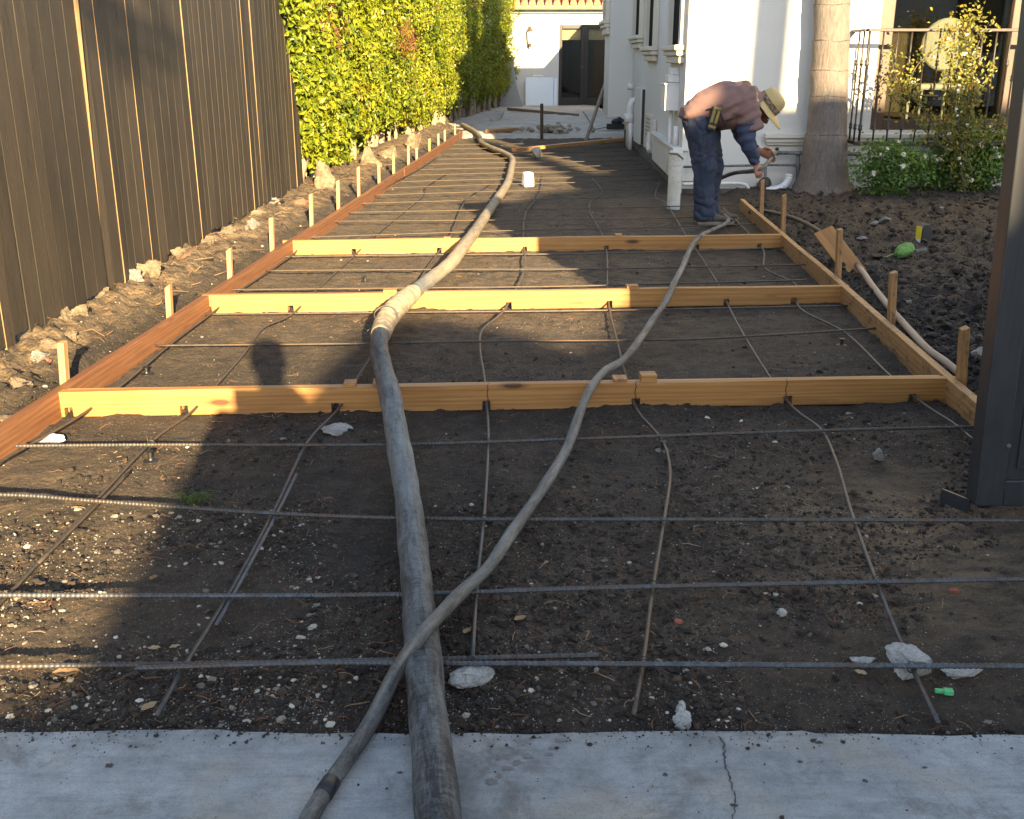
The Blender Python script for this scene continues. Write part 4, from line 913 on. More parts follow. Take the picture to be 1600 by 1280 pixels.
# ================================================================== fence
def fence():
    root = empty('wood_fence', (FX(6), 6, .1)); tag(root, 'tall dark-stained board fence along the left of the driveway', 'fence')
    r = random.Random(21); mb = MB(); y = 2.3; k = 0
    while y < 10.62:
        w = r.choice([.135, .14, .14, .145, .09]); w = min(w, 10.70 - y)
        zb = ZG(FX(y) + .1, y) + .015 + r.uniform(-.01, .012); zt = 2.25
        x0 = FX(y + w / 2); off = r.uniform(-.0005, .0005); tw = r.uniform(.0004, .0012); ln = r.uniform(-.006, .006)
        raw = r.random() < .09; lead = r.uniform(.0002, .0012) if raw else -.0012
        big = 5.50 < y < 5.65
        xo = x0 + off
        def pt(a, b, z, extra=0): return (xo + (0.009 if a else -.009) + (tw if b else 0) + extra + ln * (z - 1) * .3, y + (w - .003 if b else 0.002) + ln * (z - 1), z)
        et = .030 if big else lead; eb = -.016 if big else lead
        v = [pt(0, 0, zb), pt(1, 0, zb, eb), pt(1, 1, zb), pt(0, 1, zb), pt(0, 0, zt), pt(1, 0, zt, et), pt(1, 1, zt), pt(0, 1, zt)]
        if big: v = [(a + (.0 if i < 4 else .010), b, c) for i, (a, b, c) in enumerate(v)]
        o = np.array([r.uniform(0, 50), r.uniform(0, 9), r.uniform(0, 9)]); g = np.array([(p[2], p[0], p[1]) for p in v]) + o
        mb.add(v, [(3, 2, 1, 0), (4, 5, 6, 7), (0, 1, 5, 4), (1, 2, 6, 5), (2, 3, 7, 6), (3, 0, 4, 7)], g, r.random() ** 2)
        if raw or big: mb.mi[-4] = 1
        y += w + r.uniform(.001, .003); k += 1
    mb.build('boards', ['fence_paint', 'raw_cedar'], root)
    mb = MB()
    for z in (.45, 1.2, 2.0): mb.box((FX(6.5) - .045, 6.5, z), (.04, 8.6, .09), Matrix.Rotation(-.0165, 3, 'Z'))
    mb.build('rail', 'fence_paint', root)
    b = empty('wood_fence', (-2.6, 20, .1)); tag(b, 'farther board fence standing behind the hedge, its first planks just past the rusty post', 'fence')
    mb = MB(); y = 10.78; r = random.Random(5)
    while y < 31:
        x = -2.24 if y < 11.0 else float(hedge_x(y)) - .85; mb.box((x, y, 1.15), (.02, .137, 2.1), None, r.random() ** 2); y += .14
    mb.build('boards', 'fence_paint', b)
    q = P(463, 296, 10.74); mb = MB(); mb.tube([(-2.135, 10.74, -.1), (-2.14, 10.74, 1.2), (-2.15, 10.74, 2.2)], .02, 8)
    tag(mb.build('metal_post', 'brick', smooth=True), 'rusty thin metal post at the end of the dark fence', 'post')
fence()

# ================================================================== hedge
def hedge():
    root = empty('hedge', (float(hedge_x(18)), 18, 0)); tag(root, 'long clipped hedge of bright yellow-green leaves beyond the fence', 'hedge')
    r = np.random.default_rng(77)
    def surf(y, z):
        b = .12 * fbm(np.stack([y * 1.1, z * 1.5, y * 0], 1), 3, 71) + .07 * fbm(np.stack([y * 4, z * 4, y * 0], 1), 2, 72)
        bulge = .10 * sstep(.2, 1.0, z) + .16 * sstep(1.0, 3.0, z) * sstep(16, 27, y) - .16 * sstep(.6, .25, z)
        return hedge_x(y) + bulge + b
    bot = lambda y: .22 + .12 * vnoise(xy0(y, y * 0, 2.3), 5) + .06 * sstep(12, 16, y)
    P1, N1, S1, T1 = [], [], [], []
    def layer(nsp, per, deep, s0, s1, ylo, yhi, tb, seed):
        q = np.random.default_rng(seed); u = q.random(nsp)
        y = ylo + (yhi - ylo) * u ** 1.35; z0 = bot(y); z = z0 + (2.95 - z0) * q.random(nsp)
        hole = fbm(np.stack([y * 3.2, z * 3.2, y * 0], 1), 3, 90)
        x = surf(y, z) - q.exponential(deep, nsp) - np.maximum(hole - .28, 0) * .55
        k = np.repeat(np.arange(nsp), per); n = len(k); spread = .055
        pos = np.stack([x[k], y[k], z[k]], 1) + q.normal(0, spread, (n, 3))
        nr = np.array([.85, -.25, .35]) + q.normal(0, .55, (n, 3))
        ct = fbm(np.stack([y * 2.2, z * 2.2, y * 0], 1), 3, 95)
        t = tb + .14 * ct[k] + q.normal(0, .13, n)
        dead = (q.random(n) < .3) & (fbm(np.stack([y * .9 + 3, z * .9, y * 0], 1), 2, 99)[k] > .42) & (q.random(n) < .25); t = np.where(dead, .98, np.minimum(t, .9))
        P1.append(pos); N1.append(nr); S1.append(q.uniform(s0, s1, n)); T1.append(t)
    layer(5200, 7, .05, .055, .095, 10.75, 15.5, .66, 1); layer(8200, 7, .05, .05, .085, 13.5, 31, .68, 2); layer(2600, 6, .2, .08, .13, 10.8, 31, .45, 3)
    # end of the hedge toward the fence
    n = 2300; k = 6; q = np.random.default_rng(8)
    x = q.uniform(-2.75, -1.93, n); z = .30 + 2.7 * q.random(n); y = 10.72 + .10 * fbm(np.stack([x * 3, z * 3, x * 0], 1), 3, 12) + q.exponential(.06, n) + .25 * sstep(.8, .3, z)
    kk = np.repeat(np.arange(n), k); pos = np.stack([x, y, z], 1)[kk] + q.normal(0, .05, (n * k, 3)); pos = pos[(pos[:, 0] > -2.11) | (pos[:, 1] > 10.66)]
    m = len(pos); P1.append(pos); N1.append(np.array([.35, -.8, .35]) + q.normal(0, .55, (m, 3))); S1.append(q.uniform(.055, .10, m)); T1.append(np.minimum(.6 + q.normal(0, .15, m), .9))
    n = 520; z = .9 + 2.05 * q.random(n) ** .8; y = 10.72 - (.12 + .75 * sstep(.7, 2.3, z)) * q.random(n) ** 1.6; x = -2.09 + .10 * q.random(n) + .03 * fbm(np.stack([y * 5, z * 5, y * 0], 1), 2, 3)
    kk = np.repeat(np.arange(n), 5); pos = np.stack([x, y, z], 1)[kk] + q.normal(0, .04, (n * 5, 3)); pos[:, 0] = np.maximum(pos[:, 0], -2.10); m = len(pos); P1.append(pos); N1.append(np.array([.6, -.6, .35]) + q.normal(0, .5, (m, 3))); S1.append(q.uniform(.055, .10, m)); T1.append(np.minimum(.6 + q.normal(0, .15, m), .9))
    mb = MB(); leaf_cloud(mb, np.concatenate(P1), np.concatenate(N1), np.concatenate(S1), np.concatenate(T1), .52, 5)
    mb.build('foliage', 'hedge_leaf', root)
    # dry brown patches
    pos = []
    for px, py, sx, sz, nn, yy in ((535, 42, .42, .27, 620, 11.5), (668, 66, .75, .24, 520, 16.6)):
        c = P(px, py, yy); xx = float(surf(np.array([yy]), np.array([c.z]))[0])
        pos.append(np.stack([xx + q.normal(.05, .035, nn), yy + q.normal(0, sx * .9, nn), c.z + q.normal(0, sz * .55, nn)], 1))
    pos = np.concatenate(pos); pos = pos[fbm(pos * 6, 2, 44) > -.25]; m = len(pos); mb = MB(); leaf_cloud(mb, pos, np.array([.8, -.4, .2]) + q.normal(0, .7, (m, 3)), q.uniform(.03, .075, m), q.random(m), .4, 6); mb.build('dead_patch', 'brown_leaf', root)
    # twiggy inside and stems
    mb = MB()
    for i in range(420):
        y = 10.8 + 20 * q.random() ** 1.3; z = q.uniform(.3, 2.8); x = float(hedge_x(y)) - q.uniform(.12, .5)
        a = Vector((x, y, z)); d = Vector((q.normal(.6, .3), q.normal(0, .5), q.normal(.7, .4))).normalized() * q.uniform(.2, .5); mb.tube([a, a + d * .5 + Vector((0, 0, .02)), a + d], [.007, .005, .002], 4)
    tag(mb.build('twigs', 'bark', root), kind='stuff')
    y = 10.95; i = 0
    while y < 30.5:
        x = float(hedge_x(y)) - .16 + q.normal(0, .04); w = q.uniform(.022, .05) if i else .07
        mb = MB(); pts = [Vector((x + q.normal(0, .02) + (k * .01), y + q.normal(0, .03) * k, -.02 + .2 * k)) for k in range(6)]; mb.tube(spline(pts, .06), [w * (1.25 - .6 * t / 40) if t else w * 1.5 for t in range(len(spline(pts, .06)))], 8)
        mb.build('stem', 'pale_bark', root, smooth=True); y += q.uniform(.34, .62); i += 1
hedge()
# leftovers of a pale footing under the hedge
for i, (px, py, w, hh, lab) in enumerate([(506, 298, 34, .26, 'pale upright footing stump under the near end of the hedge'), (575, 262, 46, .22, 'wide pale footing lump under the hedge between the stakes'), (602, 250, 30, .20, 'smaller pale footing lump right of the wide one under the hedge'), (645, 234, 30, .22, 'pale footing lump under the middle of the hedge')]):
    c = G(px, py, .1); s = w * 1.25 / (CP * (py - 88)) / 2; mb = MB(); rock(mb, (c.x, c.y + .1, .08 + hh * .3), (s, .09, hh * .75), 300 + i, .6, 3); tag(mb.build('footing_lump', 'chunk_tan'), lab, 'footing')
# ivy-like strip of small dead twigs on the bank
mb = MB(); r = np.random.default_rng(15)
for i in range(150):
    y = r.uniform(4.5, 16); x = r.uniform(FX(y) if y < 10.7 else hedge_x(y) - .1, LX(y) - .12); z = ZG(x, y) + .012; a = r.uniform(0, 6.28); L = r.uniform(.03, .14)
    mb.tube([(x, y, z), (x + math.cos(a) * L * .5, y + math.sin(a) * L * .5, z + r.uniform(0, .03)), (x + math.cos(a + .4) * L, y + math.sin(a + .4) * L, z + r.uniform(0, .02))], [.0022, .002, .001], 4, float(r.random()))
tag(mb.build('dry_twigs', 'fibre'), kind='stuff', label='dry twigs and straw littering the bank below the fence')

# ================================================================== main house
def house():
    root = empty('main_house', (3.5, 11, 0)); tag(root, 'white stucco house at the right with tall slit windows and a jutting bay', 'house')
    T = 4.72; wx0, wx1, wz0, wz1 = 3.63, 6.6, .64, 3.1
    mb = MB()
    mb.box(((XC + wx0) / 2, YW + .125, (T - .1) / 2), (wx0 - XC, .25, T + .1))
    mb.box(((wx0 + wx1) / 2, YW + .125, (wz0 - .1) / 2), (wx1 - wx0, .25, wz0 + .1))
    mb.box(((wx0 + wx1) / 2, YW + .125, (wz1 + T) / 2), (wx1 - wx0, .25, T - wz1))
    mb.box(((wx1 + 11) / 2, YW + .125, (T - .1) / 2), (11 - wx1, .25, T + .1))
    mb.box((11.125, 15.0, T / 2), (.25, 7.5, T)); mb.box((6.6, 18.75, T / 2), (8.8, .25, T))
    mb.build('wall', 'stucco', root)
    mb = MB(); mb.box((7.0, 28.1, 1.45), (8.8, .25, 2.9)); mb.build('rear_wall', 'stucco', root)
    mb = MB(); y0 = YW + .25
    mb.prism([(SIDE(y0), y0), (SIDE(y0) + .25, y0), (SIDE(18.88) + .25, 18.88), (SIDE(18.88), 18.88)], (0, 0, .10), (1, 0, 0), (0, 1, 0), (0, 0, T - .1)); mb.prism([(2.2, 18.882), (2.45, 18.882), (2.75, 28.2), (2.5, 28.2)], (0, 0, .10), (1, 0, 0), (0, 1, 0), (0, 0, 2.8))
    mb.build('side_wall', 'stucco_side', root)
    mb = MB(); mb.prism([(SIDE(y0) - .012, YW + .01), (SIDE(y0) + .2, YW + .26), (SIDE(18.8) + .2, 18.8), (SIDE(18.8) - .012, 18.8)], (0, 0, -.12), (1, 0, 0), (0, 1, 0), (0, 0, .27))
    mb.box(((XC + 7) / 2 + .02, YW - .012, -.03), (7 - XC, .03, .17)); mb.build('foundation', 'foundation', root)
    mb = MB(); mb.prism([(1.546, 17.6), (1.93, 17.6), (1.96, 18.85), (1.575, 18.85)], (0, 0, .42), (1, 0, 0), (0, 1, 0), (0, 0, T - .43)); mb.build('bay', 'stucco_side', root)
    mb = MB(); mb.box((6.5, 14.95, T + .06), (9.3, 7.9, .10)); mb.box((7.0, 23.6, 2.96), (8.8, 9.2, .10)); mb.build('roof', 'stucco_grey', root)
    mb = MB(); mb.box((2.25, 16.2, T + .8), (.6, 1.1, 1.4)); mb.box((2.25, 16.2, T + 1.56), (.75, 1.25, .12)); mb.build('chimney', 'stucco', root, bevel=.01)
    mb = MB(); mb.tube([(1.95, 12.2, T), (1.95, 12.2, T + 2.2)], .06, 10); mb.build('vent_pipe', 'iron_pipe', root)
    # ledge and plinth on the front
    mb = MB(); mb.box(((2.56 + 8) / 2, YW - .04, .585), (8 - 2.56, .085, .045)); mb.box(((2.575 + 8) / 2, YW - .028, .540), (8 - 2.575, .055, .040)); mb.box(((2.59 + 8) / 2, YW - .018, .506), (8 - 2.59, .034, .026)); mb.build('ledge', 'stucco_trim', root, bevel=.006)
    # plinth along the side wall by the corner
    mb = MB(); L = 2.4
    mb.prism([(XC - .075, YW - .03), (XC + .05, YW - .03), (SIDE(YW + L) + .05, YW + L), (SIDE(YW + L) - .06, YW + L)], (0, 0, .13), (1, 0, 0), (0, 1, 0), (0, 0, .30))
    mb.prism([(XC - .10, YW - .055), (XC + .06, YW - .055), (SIDE(YW + L) + .06, YW + L + .03), (SIDE(YW + L) - .085, YW + L + .03)], (0, 0, .432), (1, 0, 0), (0, 1, 0), (0, 0, .035))
    mb.box((XC + .17, YW - .018, .285), (.25, .03, .31)); mb.build('plinth', 'stucco', root, bevel=.008)
    # slit windows on the side
    for i, (ya, yb, sy0, sz0) in enumerate([(11.12, 12.35, 1.46, 1.28), (13.8, 15.1, 1.47, 1.27), (15.85, 17.3, 1.64, 1.48)]):
        s = lambda y: SIDE(y)
        fr = MB(); pw = .06
        for (a, b) in ((ya, ya + .13), (yb - .13, yb)):
            fr.prism([(s(a) - pw, a), (s(a) - .001, a), (s(b) - .001, b), (s(b) - pw, b)], (0, 0, sy0), (1, 0, 0), (0, 1, 0), (0, 0, 2.2))
            c, d = a + .05, b - .05
            fr.prism([(s(c) - pw - .008, c), (s(c) - pw + .001, c), (s(d) - pw + .001, d), (s(d) - pw - .008, d)], (0, 0, sy0), (1, 0, 0), (0, 1, 0), (0, 0, 2.2))
        fr.prism([(s(ya) - pw - .01, ya - .02), (s(ya) - .001, ya - .02), (s(yb) - .001, yb + .02), (s(yb) - pw - .01, yb + .02)], (0, 0, sy0 + 2.15), (1, 0, 0), (0, 1, 0), (0, 0, .16))
        w = fr.build('window', 'stucco_trim', root, bevel=.006)
        p = MB(); p.prism([(s(ya + .13) - .006, ya + .13), (s(ya + .13) - .001, ya + .13), (s(yb - .13) - .001, yb - .13), (s(yb - .13) - .006, yb - .13)], (0, 0, sy0), (1, 0, 0), (0, 1, 0), (0, 0, 2.2)); p.build('pane', 'matte_glass', w)
        q = MB(); z = sy0
        for (dz, out, ext) in ((.055, .115, .03), (.05, .09, .01), (.075, .06, -.03)):
            q.prism([(s(ya) - out, ya - ext), (s(ya) - .001, ya - ext), (s(yb) - .001, yb + ext), (s(yb) - out, yb + ext)], (0, 0, z - dz), (1, 0, 0), (0, 1, 0), (0, 0, dz - .001)); z -= dz
        q.build('sill', 'stucco_trim', w, bevel=.012)
    fr = MB(); bx = lambda y: 1.546 + (y - 17.6) * .023
    for a in (17.72, 18.6): fr.prism([(bx(a) - .06, a), (bx(a) - .001, a), (bx(a + .13) - .001, a + .13), (bx(a + .13) - .06, a + .13)], (0, 0, 1.9), (1, 0, 0), (0, 1, 0), (0, 0, 2))
    fr.prism([(bx(17.7) - .07, 17.7), (bx(17.7) - .001, 17.7), (bx(18.75) - .001, 18.75), (bx(18.75) - .07, 18.75)], (0, 0, 3.86), (1, 0, 0), (0, 1, 0), (0, 0, .14))
    w = fr.build('window', 'stucco_trim', root, bevel=.006); p = MB(); p.prism([(bx(17.85) - .006, 17.85), (bx(17.85) - .001, 17.85), (bx(18.6) - .001, 18.6), (bx(18.6) - .006, 18.6)], (0, 0, 1.9), (1, 0, 0), (0, 1, 0), (0, 0, 2)); p.build('pane', 'matte_glass', w)
    q = MB()
    for zz, out in ((1.84, .12), (1.78, .09), (1.68, .06)): q.prism([(bx(17.7) - out, 17.68), (bx(17.7) - .001, 17.68), (bx(18.8) - .001, 18.77), (bx(18.8) - out, 18.77)], (0, 0, zz), (1, 0, 0), (0, 1, 0), (0, 0, .058 if zz > 1.7 else .098))
    q.build('sill', 'stucco_trim', w, bevel=.012)
    # meter box, conduit, hatch, vent
    mb = MB(); mb.box((SIDE(11.6) - .075, 11.62, .945), (.15, .30, .28)); mb.box((SIDE(11.6) - .06, 11.62, 1.125), (.115, .25, .075)); mb.box((SIDE(11.6) - .045, 11.62, 1.20), (.085, .2, .07)); mb.box((SIDE(11.6) - .08, 11.62, 1.075), (.165, .32, .02)); mb.build('meter_box', 'white_paint', root, bevel=.006)
    mb = MB(); mb.tube([(SIDE(11.6) - .06, 11.6, .8), (SIDE(11.6) - .06, 11.6, .16)], .020, 10); mb.tube([(SIDE(11.3) - .03, 11.3, .66), (SIDE(11.3) - .03, 11.3, .44)], .03, 10); mb.build('conduit', 'white_paint', root, smooth=True)
    mb = MB(); mb.box((SIDE(15.6) - .03, 15.7, .54), (.06, .75, .76)); mb.build('hatch', 'stucco_side', root, bevel=.004)
    mb = MB(); mb.box((SIDE(15.3) - .018, 15.29, .54), (.034, .05, .74)); mb.build('hatch_shade', 'black_plastic', root)  # black strip stands in for the shade inside the ajar hatch
    mb = MB(); mb.box((SIDE(14.3) - .02, 14.3, .47), (.04, .55, .30)); w = mb.build('vent', 'stucco_trim', root, bevel=.004)
    mb = MB()
    for k in range(5): mb.box((SIDE(14.3) - .043, 14.3, .37 + .05 * k), (.006, .42, .022))
    mb.build('louvre', 'stucco_grey', w)
    mb = MB(); mb.box((SIDE(13.5) - .03, 13.6, .42), (.05, .12, .35)); mb.tube([(SIDE(13.5) - .075, 13.62, .45), (SIDE(13.5) - .085, 13.6, .3), (SIDE(13.5) - .09, 13.5, .22)], .03, 8); mb.build('drain_elbow', 'stucco', root)
    # French window behind the railing
    fr = MB(); yf = YW + .08
    fr.box((wx0 + .07, yf, (wz0 + wz1) / 2), (.14, .10, wz1 - wz0)); fr.box((wx1 - .07, yf, (wz0 + wz1) / 2), (.14, .10, wz1 - wz0)); fr.box(((wx0 + wx1) / 2, yf, wz0 + .05), (wx1 - wx0 - .28, .10, .10)); fr.box(((wx0 + wx1) / 2, yf, wz1 - .07), (wx1 - wx0 - .28, .10, .14))
    fr.box((5.0, yf, (wz0 + wz1) / 2), (.13, .098, wz1 - wz0 - .24)); w = fr.build('french_window', 'brown_frame', root, bevel=.006)
    for a, b in ((wx0 + .14, 4.935), (5.065, wx1 - .14)):
        p = MB(); p.box(((a + b) / 2, yf + .01, (wz0 + wz1) / 2 - .02), (b - a, .008, wz1 - wz0 - .24)); p.build('pane', 'glass', w)
    mb = MB(); mb.box((5.1, 13.2, wz0 - .05), (3.6, 3.85, .06)); mb.box((5.1, 15.2, 1.9), (3.6, .06, 2.6)); mb.box((3.3, 13.2, 1.9), (.06, 3.8, 2.6)); mb.box((7.0, 13.2, 1.9), (.06, 3.8, 2.6)); mb.box((5.1, 13.2, 3.25), (3.6, 3.8, .06)); mb.build('room', 'interior', root)
    mb = MB(); mb.box((5.33, 11.5, 1.9), (.32, .07, 2.45)); mb.build('curtain', 'dark_frame', root)
    return root
house()

# railing of the window balcony
def railing():
    yf = 10.56; z0, z1 = .545, 1.585; x0, x1 = 3.37, 7.2
    root = empty('balcony_railing', (x0, yf, z0)); tag(root, 'black iron balcony railing in front of the French window', 'railing')
    mb = MB(); mb.box(((x0 + x1) / 2, yf, z1), (x1 - x0, .06, .028)); mb.box((x0, (yf + YW) / 2 + .015, z1), (.05, YW - yf - .03, .024)); mb.build('top_rail', 'black_iron', root, bevel=.004)
    mb = MB(); mb.box(((x0 + x1) / 2, yf, z0), (x1 - x0 + .06, .07, .035)); mb.box((x0, (yf + YW) / 2 + .018, z0), (.05, YW - yf - .036, .03)); mb.build('bottom_rail', 'black_iron', root, bevel=.004)
    pos = [(x0 + .02 + .134 * k, yf) for k in range(28)] + [(x0 + .01, yf + .13), (x0 + .01, yf + .27)]
    for k, (x, y) in enumerate(pos):
        mb = MB(); prof = [(.009, 0), (.009, .10), (.017, .11), (.017, .125), (.012, .13), (.018, .145), (.012, .16), (.009, .165), (.009, .70), (.018, .705), (.018, .72), (.012, .73), (.019, .745), (.010, .76), (.009, .77), (.009, z1 - z0 - .02)]
        if k in (0, 8, 16, 24): prof = [(r * 1.35, h) for r, h in prof]
        mb.lathe(prof, (x, y, z0 + .015), n=8); mb.build('baluster', 'black_iron', root, smooth=True)
railing()
# chair seen through the glass
def chair():
    c = P(1462, 120, 11.85); x, y = c.x, 11.85; z = .625; root = empty('dining_chair', (x, y, z)); tag(root, 'white oval-backed chair behind the glass of the French window', 'chair')
    ax = Vector((-.28, -.92, .12)).normalized()
    mb = MB(); mb.lathe([(.235, -.02), (.26, -.012), (.262, .012), (.235, .022)], (x + .08, y, z + .84), ax, 28, squash=1.05, ref=(0, 0, 1)); mb.build('oval_back', 'chair_white', root, smooth=True)
    mb = MB(); mb.tube([(x + .05, y - .01, z + .43), (x + .12, y, z + .52), (x + .06, y, z + .62)], .035, 8); mb.tube([(x + .14, y - .01, z + .43), (x + .17, y, z + .52), (x + .13, y, z + .62)], .03, 8); mb.build('back_post', 'chair_white', root, smooth=True)
    mb = MB(); mb.box((x - .08, y - .18, z + .42), (.50, .46, .06)); mb.build('seat', 'chair_white', root, bevel=.02)
    for a, b in ((-.28, -.37), (.12, -.37), (-.26, .02), (.12, .02)):
        mb = MB(); mb.tube([(x + a, y + b, z + .4), (x + a, y + b, z)], [.024, .014], 8); mb.build('leg', 'chair_white', root, smooth=True)
chair()

# ================================================================== pipes by the house
c = G(1052, 327, .0); top = P(1052, 236, c.y); root = empty('drain_pipe', (c.x, c.y, 0)); tag(root, 'upright white plastic drain pipe with a strapped top beside the worker', 'pipe')
mb = MB(); Rr = .060; mb.lathe([(Rr, -.05), (Rr, top.z - .13), (Rr * 1.07, top.z - .125), (Rr * 1.07, top.z - .01), (Rr * .98, top.z), (Rr * .9, top.z - .005), (Rr * .9, top.z - .06)], (c.x, c.y, 0), n=22); mb.build('pipe', 'pvc', root, smooth=False)
mb = MB(); pts = [(c.x + (Rr + .008) * math.cos(a), c.y + (Rr + .008) * math.sin(a), top.z - .02 - .05 * max(0, math.cos(a))) for a in np.linspace(3.5, 7.0, 18)]; mb.tube(pts, .007, 5); mb.build('strap', 'chunk_grey', root)
root = empty('water_pipe', (2.9, YW - .1, .2)); tag(root, 'dark iron water pipe with a tee and valve along the front wall of the house', 'pipe')
yp = YW - .13; q = lambda a, b: P(a, b, yp)
mb = MB(); mb.tube([q(1211, 239), q(1262, 239), q(1345, 241)], .020, 10); mb.tube([q(1068, 261), q(1200, 258), q(1345, 259)], .012, 8); mb.tube([q(1247, 240), q(1247, 262), q(1246, 296)], .019, 10); mb.tube([q(1196, 258), q(1195, 300)], .016, 8); mb.build('pipe_run', 'iron_pipe', root, smooth=True)
mb = MB()
for a, b, r_ in ((1247, 240, .03), (1214, 239, .029), (1247, 260, .027), (1247, 279, .028), (1340, 241, .03)): mb.ball(q(a, b), r_, 10)
mb.build('fitting', 'iron_pipe', root, smooth=True)
mb = MB(); mb.ball(q(1195, 288), (.07, .06, .075), 12, jit=.06); mb.tube([q(1186, 300), q(1186, 286)], .025, 8); mb.build('valve', 'black_iron', root, smooth=True)
mb = MB(); mb.ball(q(1214, 233), (.022, .022, .018), 8); mb.build('tap_knob', 'black_plastic', root, smooth=True)
mb = MB(); q2 = lambda a, b: P(a, b, YW - .09); mb.tube(spline([q2(1066, 288), q2(1120, 287), q2(1158, 287), q2(1169, 294), q2(1171, 312)], .04), .018, 8); tag(mb.build('wall_conduit', 'pvc', smooth=True), 'thin white pipe along the foot of the front wall, bending into the soil', 'pipe')
mb = MB(); q3 = lambda a, b: P(a, b, YW - .16)
path = spline([q3(1233, 272), q3(1231, 282), q3(1224, 291), q3(1212, 296), q3(1196, 297)], .012)
mb.tube(path, .036, 8, rfun=lambda d, a: 1 + .10 * (math.sin(d * 2 * math.pi / .028) > 0)); tag(mb.build('downspout', 'white_paint'), 'ribbed white downspout elbow at the foot of the wall left of the palm', 'downspout')
# white plastic fittings at the far end of the side wall
mb = MB(); x = SIDE(16.6) - .09; mb.tube([(x, 16.7, .0), (x, 16.7, .62), (x + .03, 16.7, .70), (x + .09, 16.7, .72)], .05, 10); mb.tube([(x - .01, 16.7, .38), (x - .01, 16.7, .52)], .075, 10); mb.tube([(x - .02, 16.3, -.02), (x - .02, 16.3, .4)], .03, 8); mb.tube([(x, 17.1, .9), (x + .08, 17.1, .9)], .05, 8); tag(mb.build('plastic_pipe', 'white_paint', smooth=True), 'white plastic pipe fittings low on the side wall of the house', 'pipe')

# ================================================================== guest house at the back
def back_house():
    yb = 30.8; root = empty('guest_house', (1, yb, 0)); tag(root, 'white guest house with tiled roof closing off the driveway', 'house')
    dz0, dz1 = .04, 2.17; dx0, dx1 = P(873, 110, yb).x, P(873, 110, yb).x + 1.42; zt = 2.55
    mb = MB(); mb.box(((-6 + dx0) / 2, yb + .12, zt / 2), (dx0 + 6, .24, zt)); mb.box(((dx1 + 8) / 2, yb + .12, zt / 2), (8 - dx1, .24, zt)); mb.box(((dx0 + dx1) / 2, yb + .12, (dz1 + zt) / 2), (dx1 - dx0, .24, zt - dz1)); mb.build('wall', 'stucco', root)
    mb = MB(); mb.box((1, yb - .08, zt + .05), (14, .42, .10)); mb.box((1, yb - .03, zt - .04), (14, .14, .075)); mb.build('cornice', 'stucco_trim', root, bevel=.012)
    mb = MB()
    for k in range(62):
        x = -5.6 + .22 * k; 
        for j in range(5):
            a = Vector((x + .01 * math.sin(k * 7.1 + j), yb - .34 + .38 * j, zt + .14 + .135 * j)); b = a + Vector((0, .44, .165)); mb.tube([a, b], [.098, .082], 8)
    mb.box((1, yb + .7, zt + .40), (13.6, 2.2, .05), Matrix.Rotation(.34, 3, 'X')); mb.build('roof', 'roof_tile', root)
    d = MB(); yf = yb + .06; m = (dx0 + dx1) / 2
    for a, b in ((dx0, dx0 + .09), (dx1 - .09, dx1), (m - .10, m + .10)): d.box(((a + b) / 2, yf, (dz0 + dz1) / 2), (b - a, .10, dz1 - dz0))
    for a, b in ((dz1 - .10, dz1), (dz0, dz0 + .20)):
        d.box(((dx0 + .09 + m - .1) / 2, yf, (a + b) / 2), (m - .19 - dx0, .098, b - a)); d.box(((m + .1 + dx1 - .09) / 2, yf, (a + b) / 2), (dx1 - m - .19, .098, b - a))
    d.box((m, yf - .052, dz0 + 1.0), (.012, .012, 2.0)); dr = d.build('double_door', 'dark_frame', root, bevel=.006)
    for a, b in ((dx0 + .09, m - .1), (m + .1, dx1 - .09)):
        p = MB(); p.box(((a + b) / 2, yf, (dz0 + .2 + dz1 - .1) / 2), (b - a, .01, dz1 - dz0 - .3)); p.build('pane', 'glass', dr)
        p = MB(); p.box(((a + b) / 2, yf + .07, dz1 - .1 - .14), (b - a - .01, .02, .30)); p.build('blind', 'interior_blind', dr)
    p = MB(); p.tube([(m - .03, yf - .06, dz0 + 1.02), (m - .03, yf - .09, dz0 + 1.02), (m - .14, yf - .10, dz0 + 1.02)], .014, 6); p.build('handle', 'lamp_bronze', dr)
    mb = MB(); mb.box((m, yb + 3, dz0 + 1.3), (4, .06, 2.7)); mb.box((m, yb + 1.6, dz0), (4, 2.8, .06)); mb.box((m - 2, yb + 1.6, 1.3), (.06, 2.8, 2.6)); mb.box((m + 2, yb + 1.6, 1.3), (.06, 2.8, 2.6)); mb.build('room', 'interior', root)
    # lantern
    c = P(828, 58, yb - .16); L = MB(); L.tube([(c.x, yb - .005, c.z - .02), (c.x, yb - .1, c.z - .16), (c.x, c.y, c.z - .24)], .02, 6); L.lathe([(.075, -.2), (.075, .22)], (c.x, yb - .012, c.z - .08), (0, 1, 0), 10) if False else None
    L.lathe([(.02, -.27), (.045, -.20), (.05, -.17), (.075, .14), (.095, .15), (.09, .18), (.04, .26), (.015, .28), (.02, .31), (.004, .35)], c, n=6); L.box((c.x, yb - .012, c.z - .1), (.10, .022, .30)); lo = L.build('wall_lantern', 'lamp_bronze', root)
    g = MB(); g.lathe([(.054, -.16), (.077, .13)], c, n=6); g.build('pane', 'interior_blind', lo)
    # flared buttress at the left corner
    mb = MB(); xa, xb_ = P(803, 130, yb - .3).x, P(819, 166, yb - .3).x; ra = np.linspace(0, 1, 9)
    poly = [(-.9, 0)] + [(xb_ - (xb_ - xa) * (1 - (1 - k) ** 2.2), 1.3 * k) for k in ra] + [(-.9, 1.3)]
    mb.prism(poly, (0, yb - .85, 0), (1, 0, 0), (0, 0, 1), (0, .84, 0)); mb.build('buttress', 'stucco_grey', root, bevel=.02)
back_house()
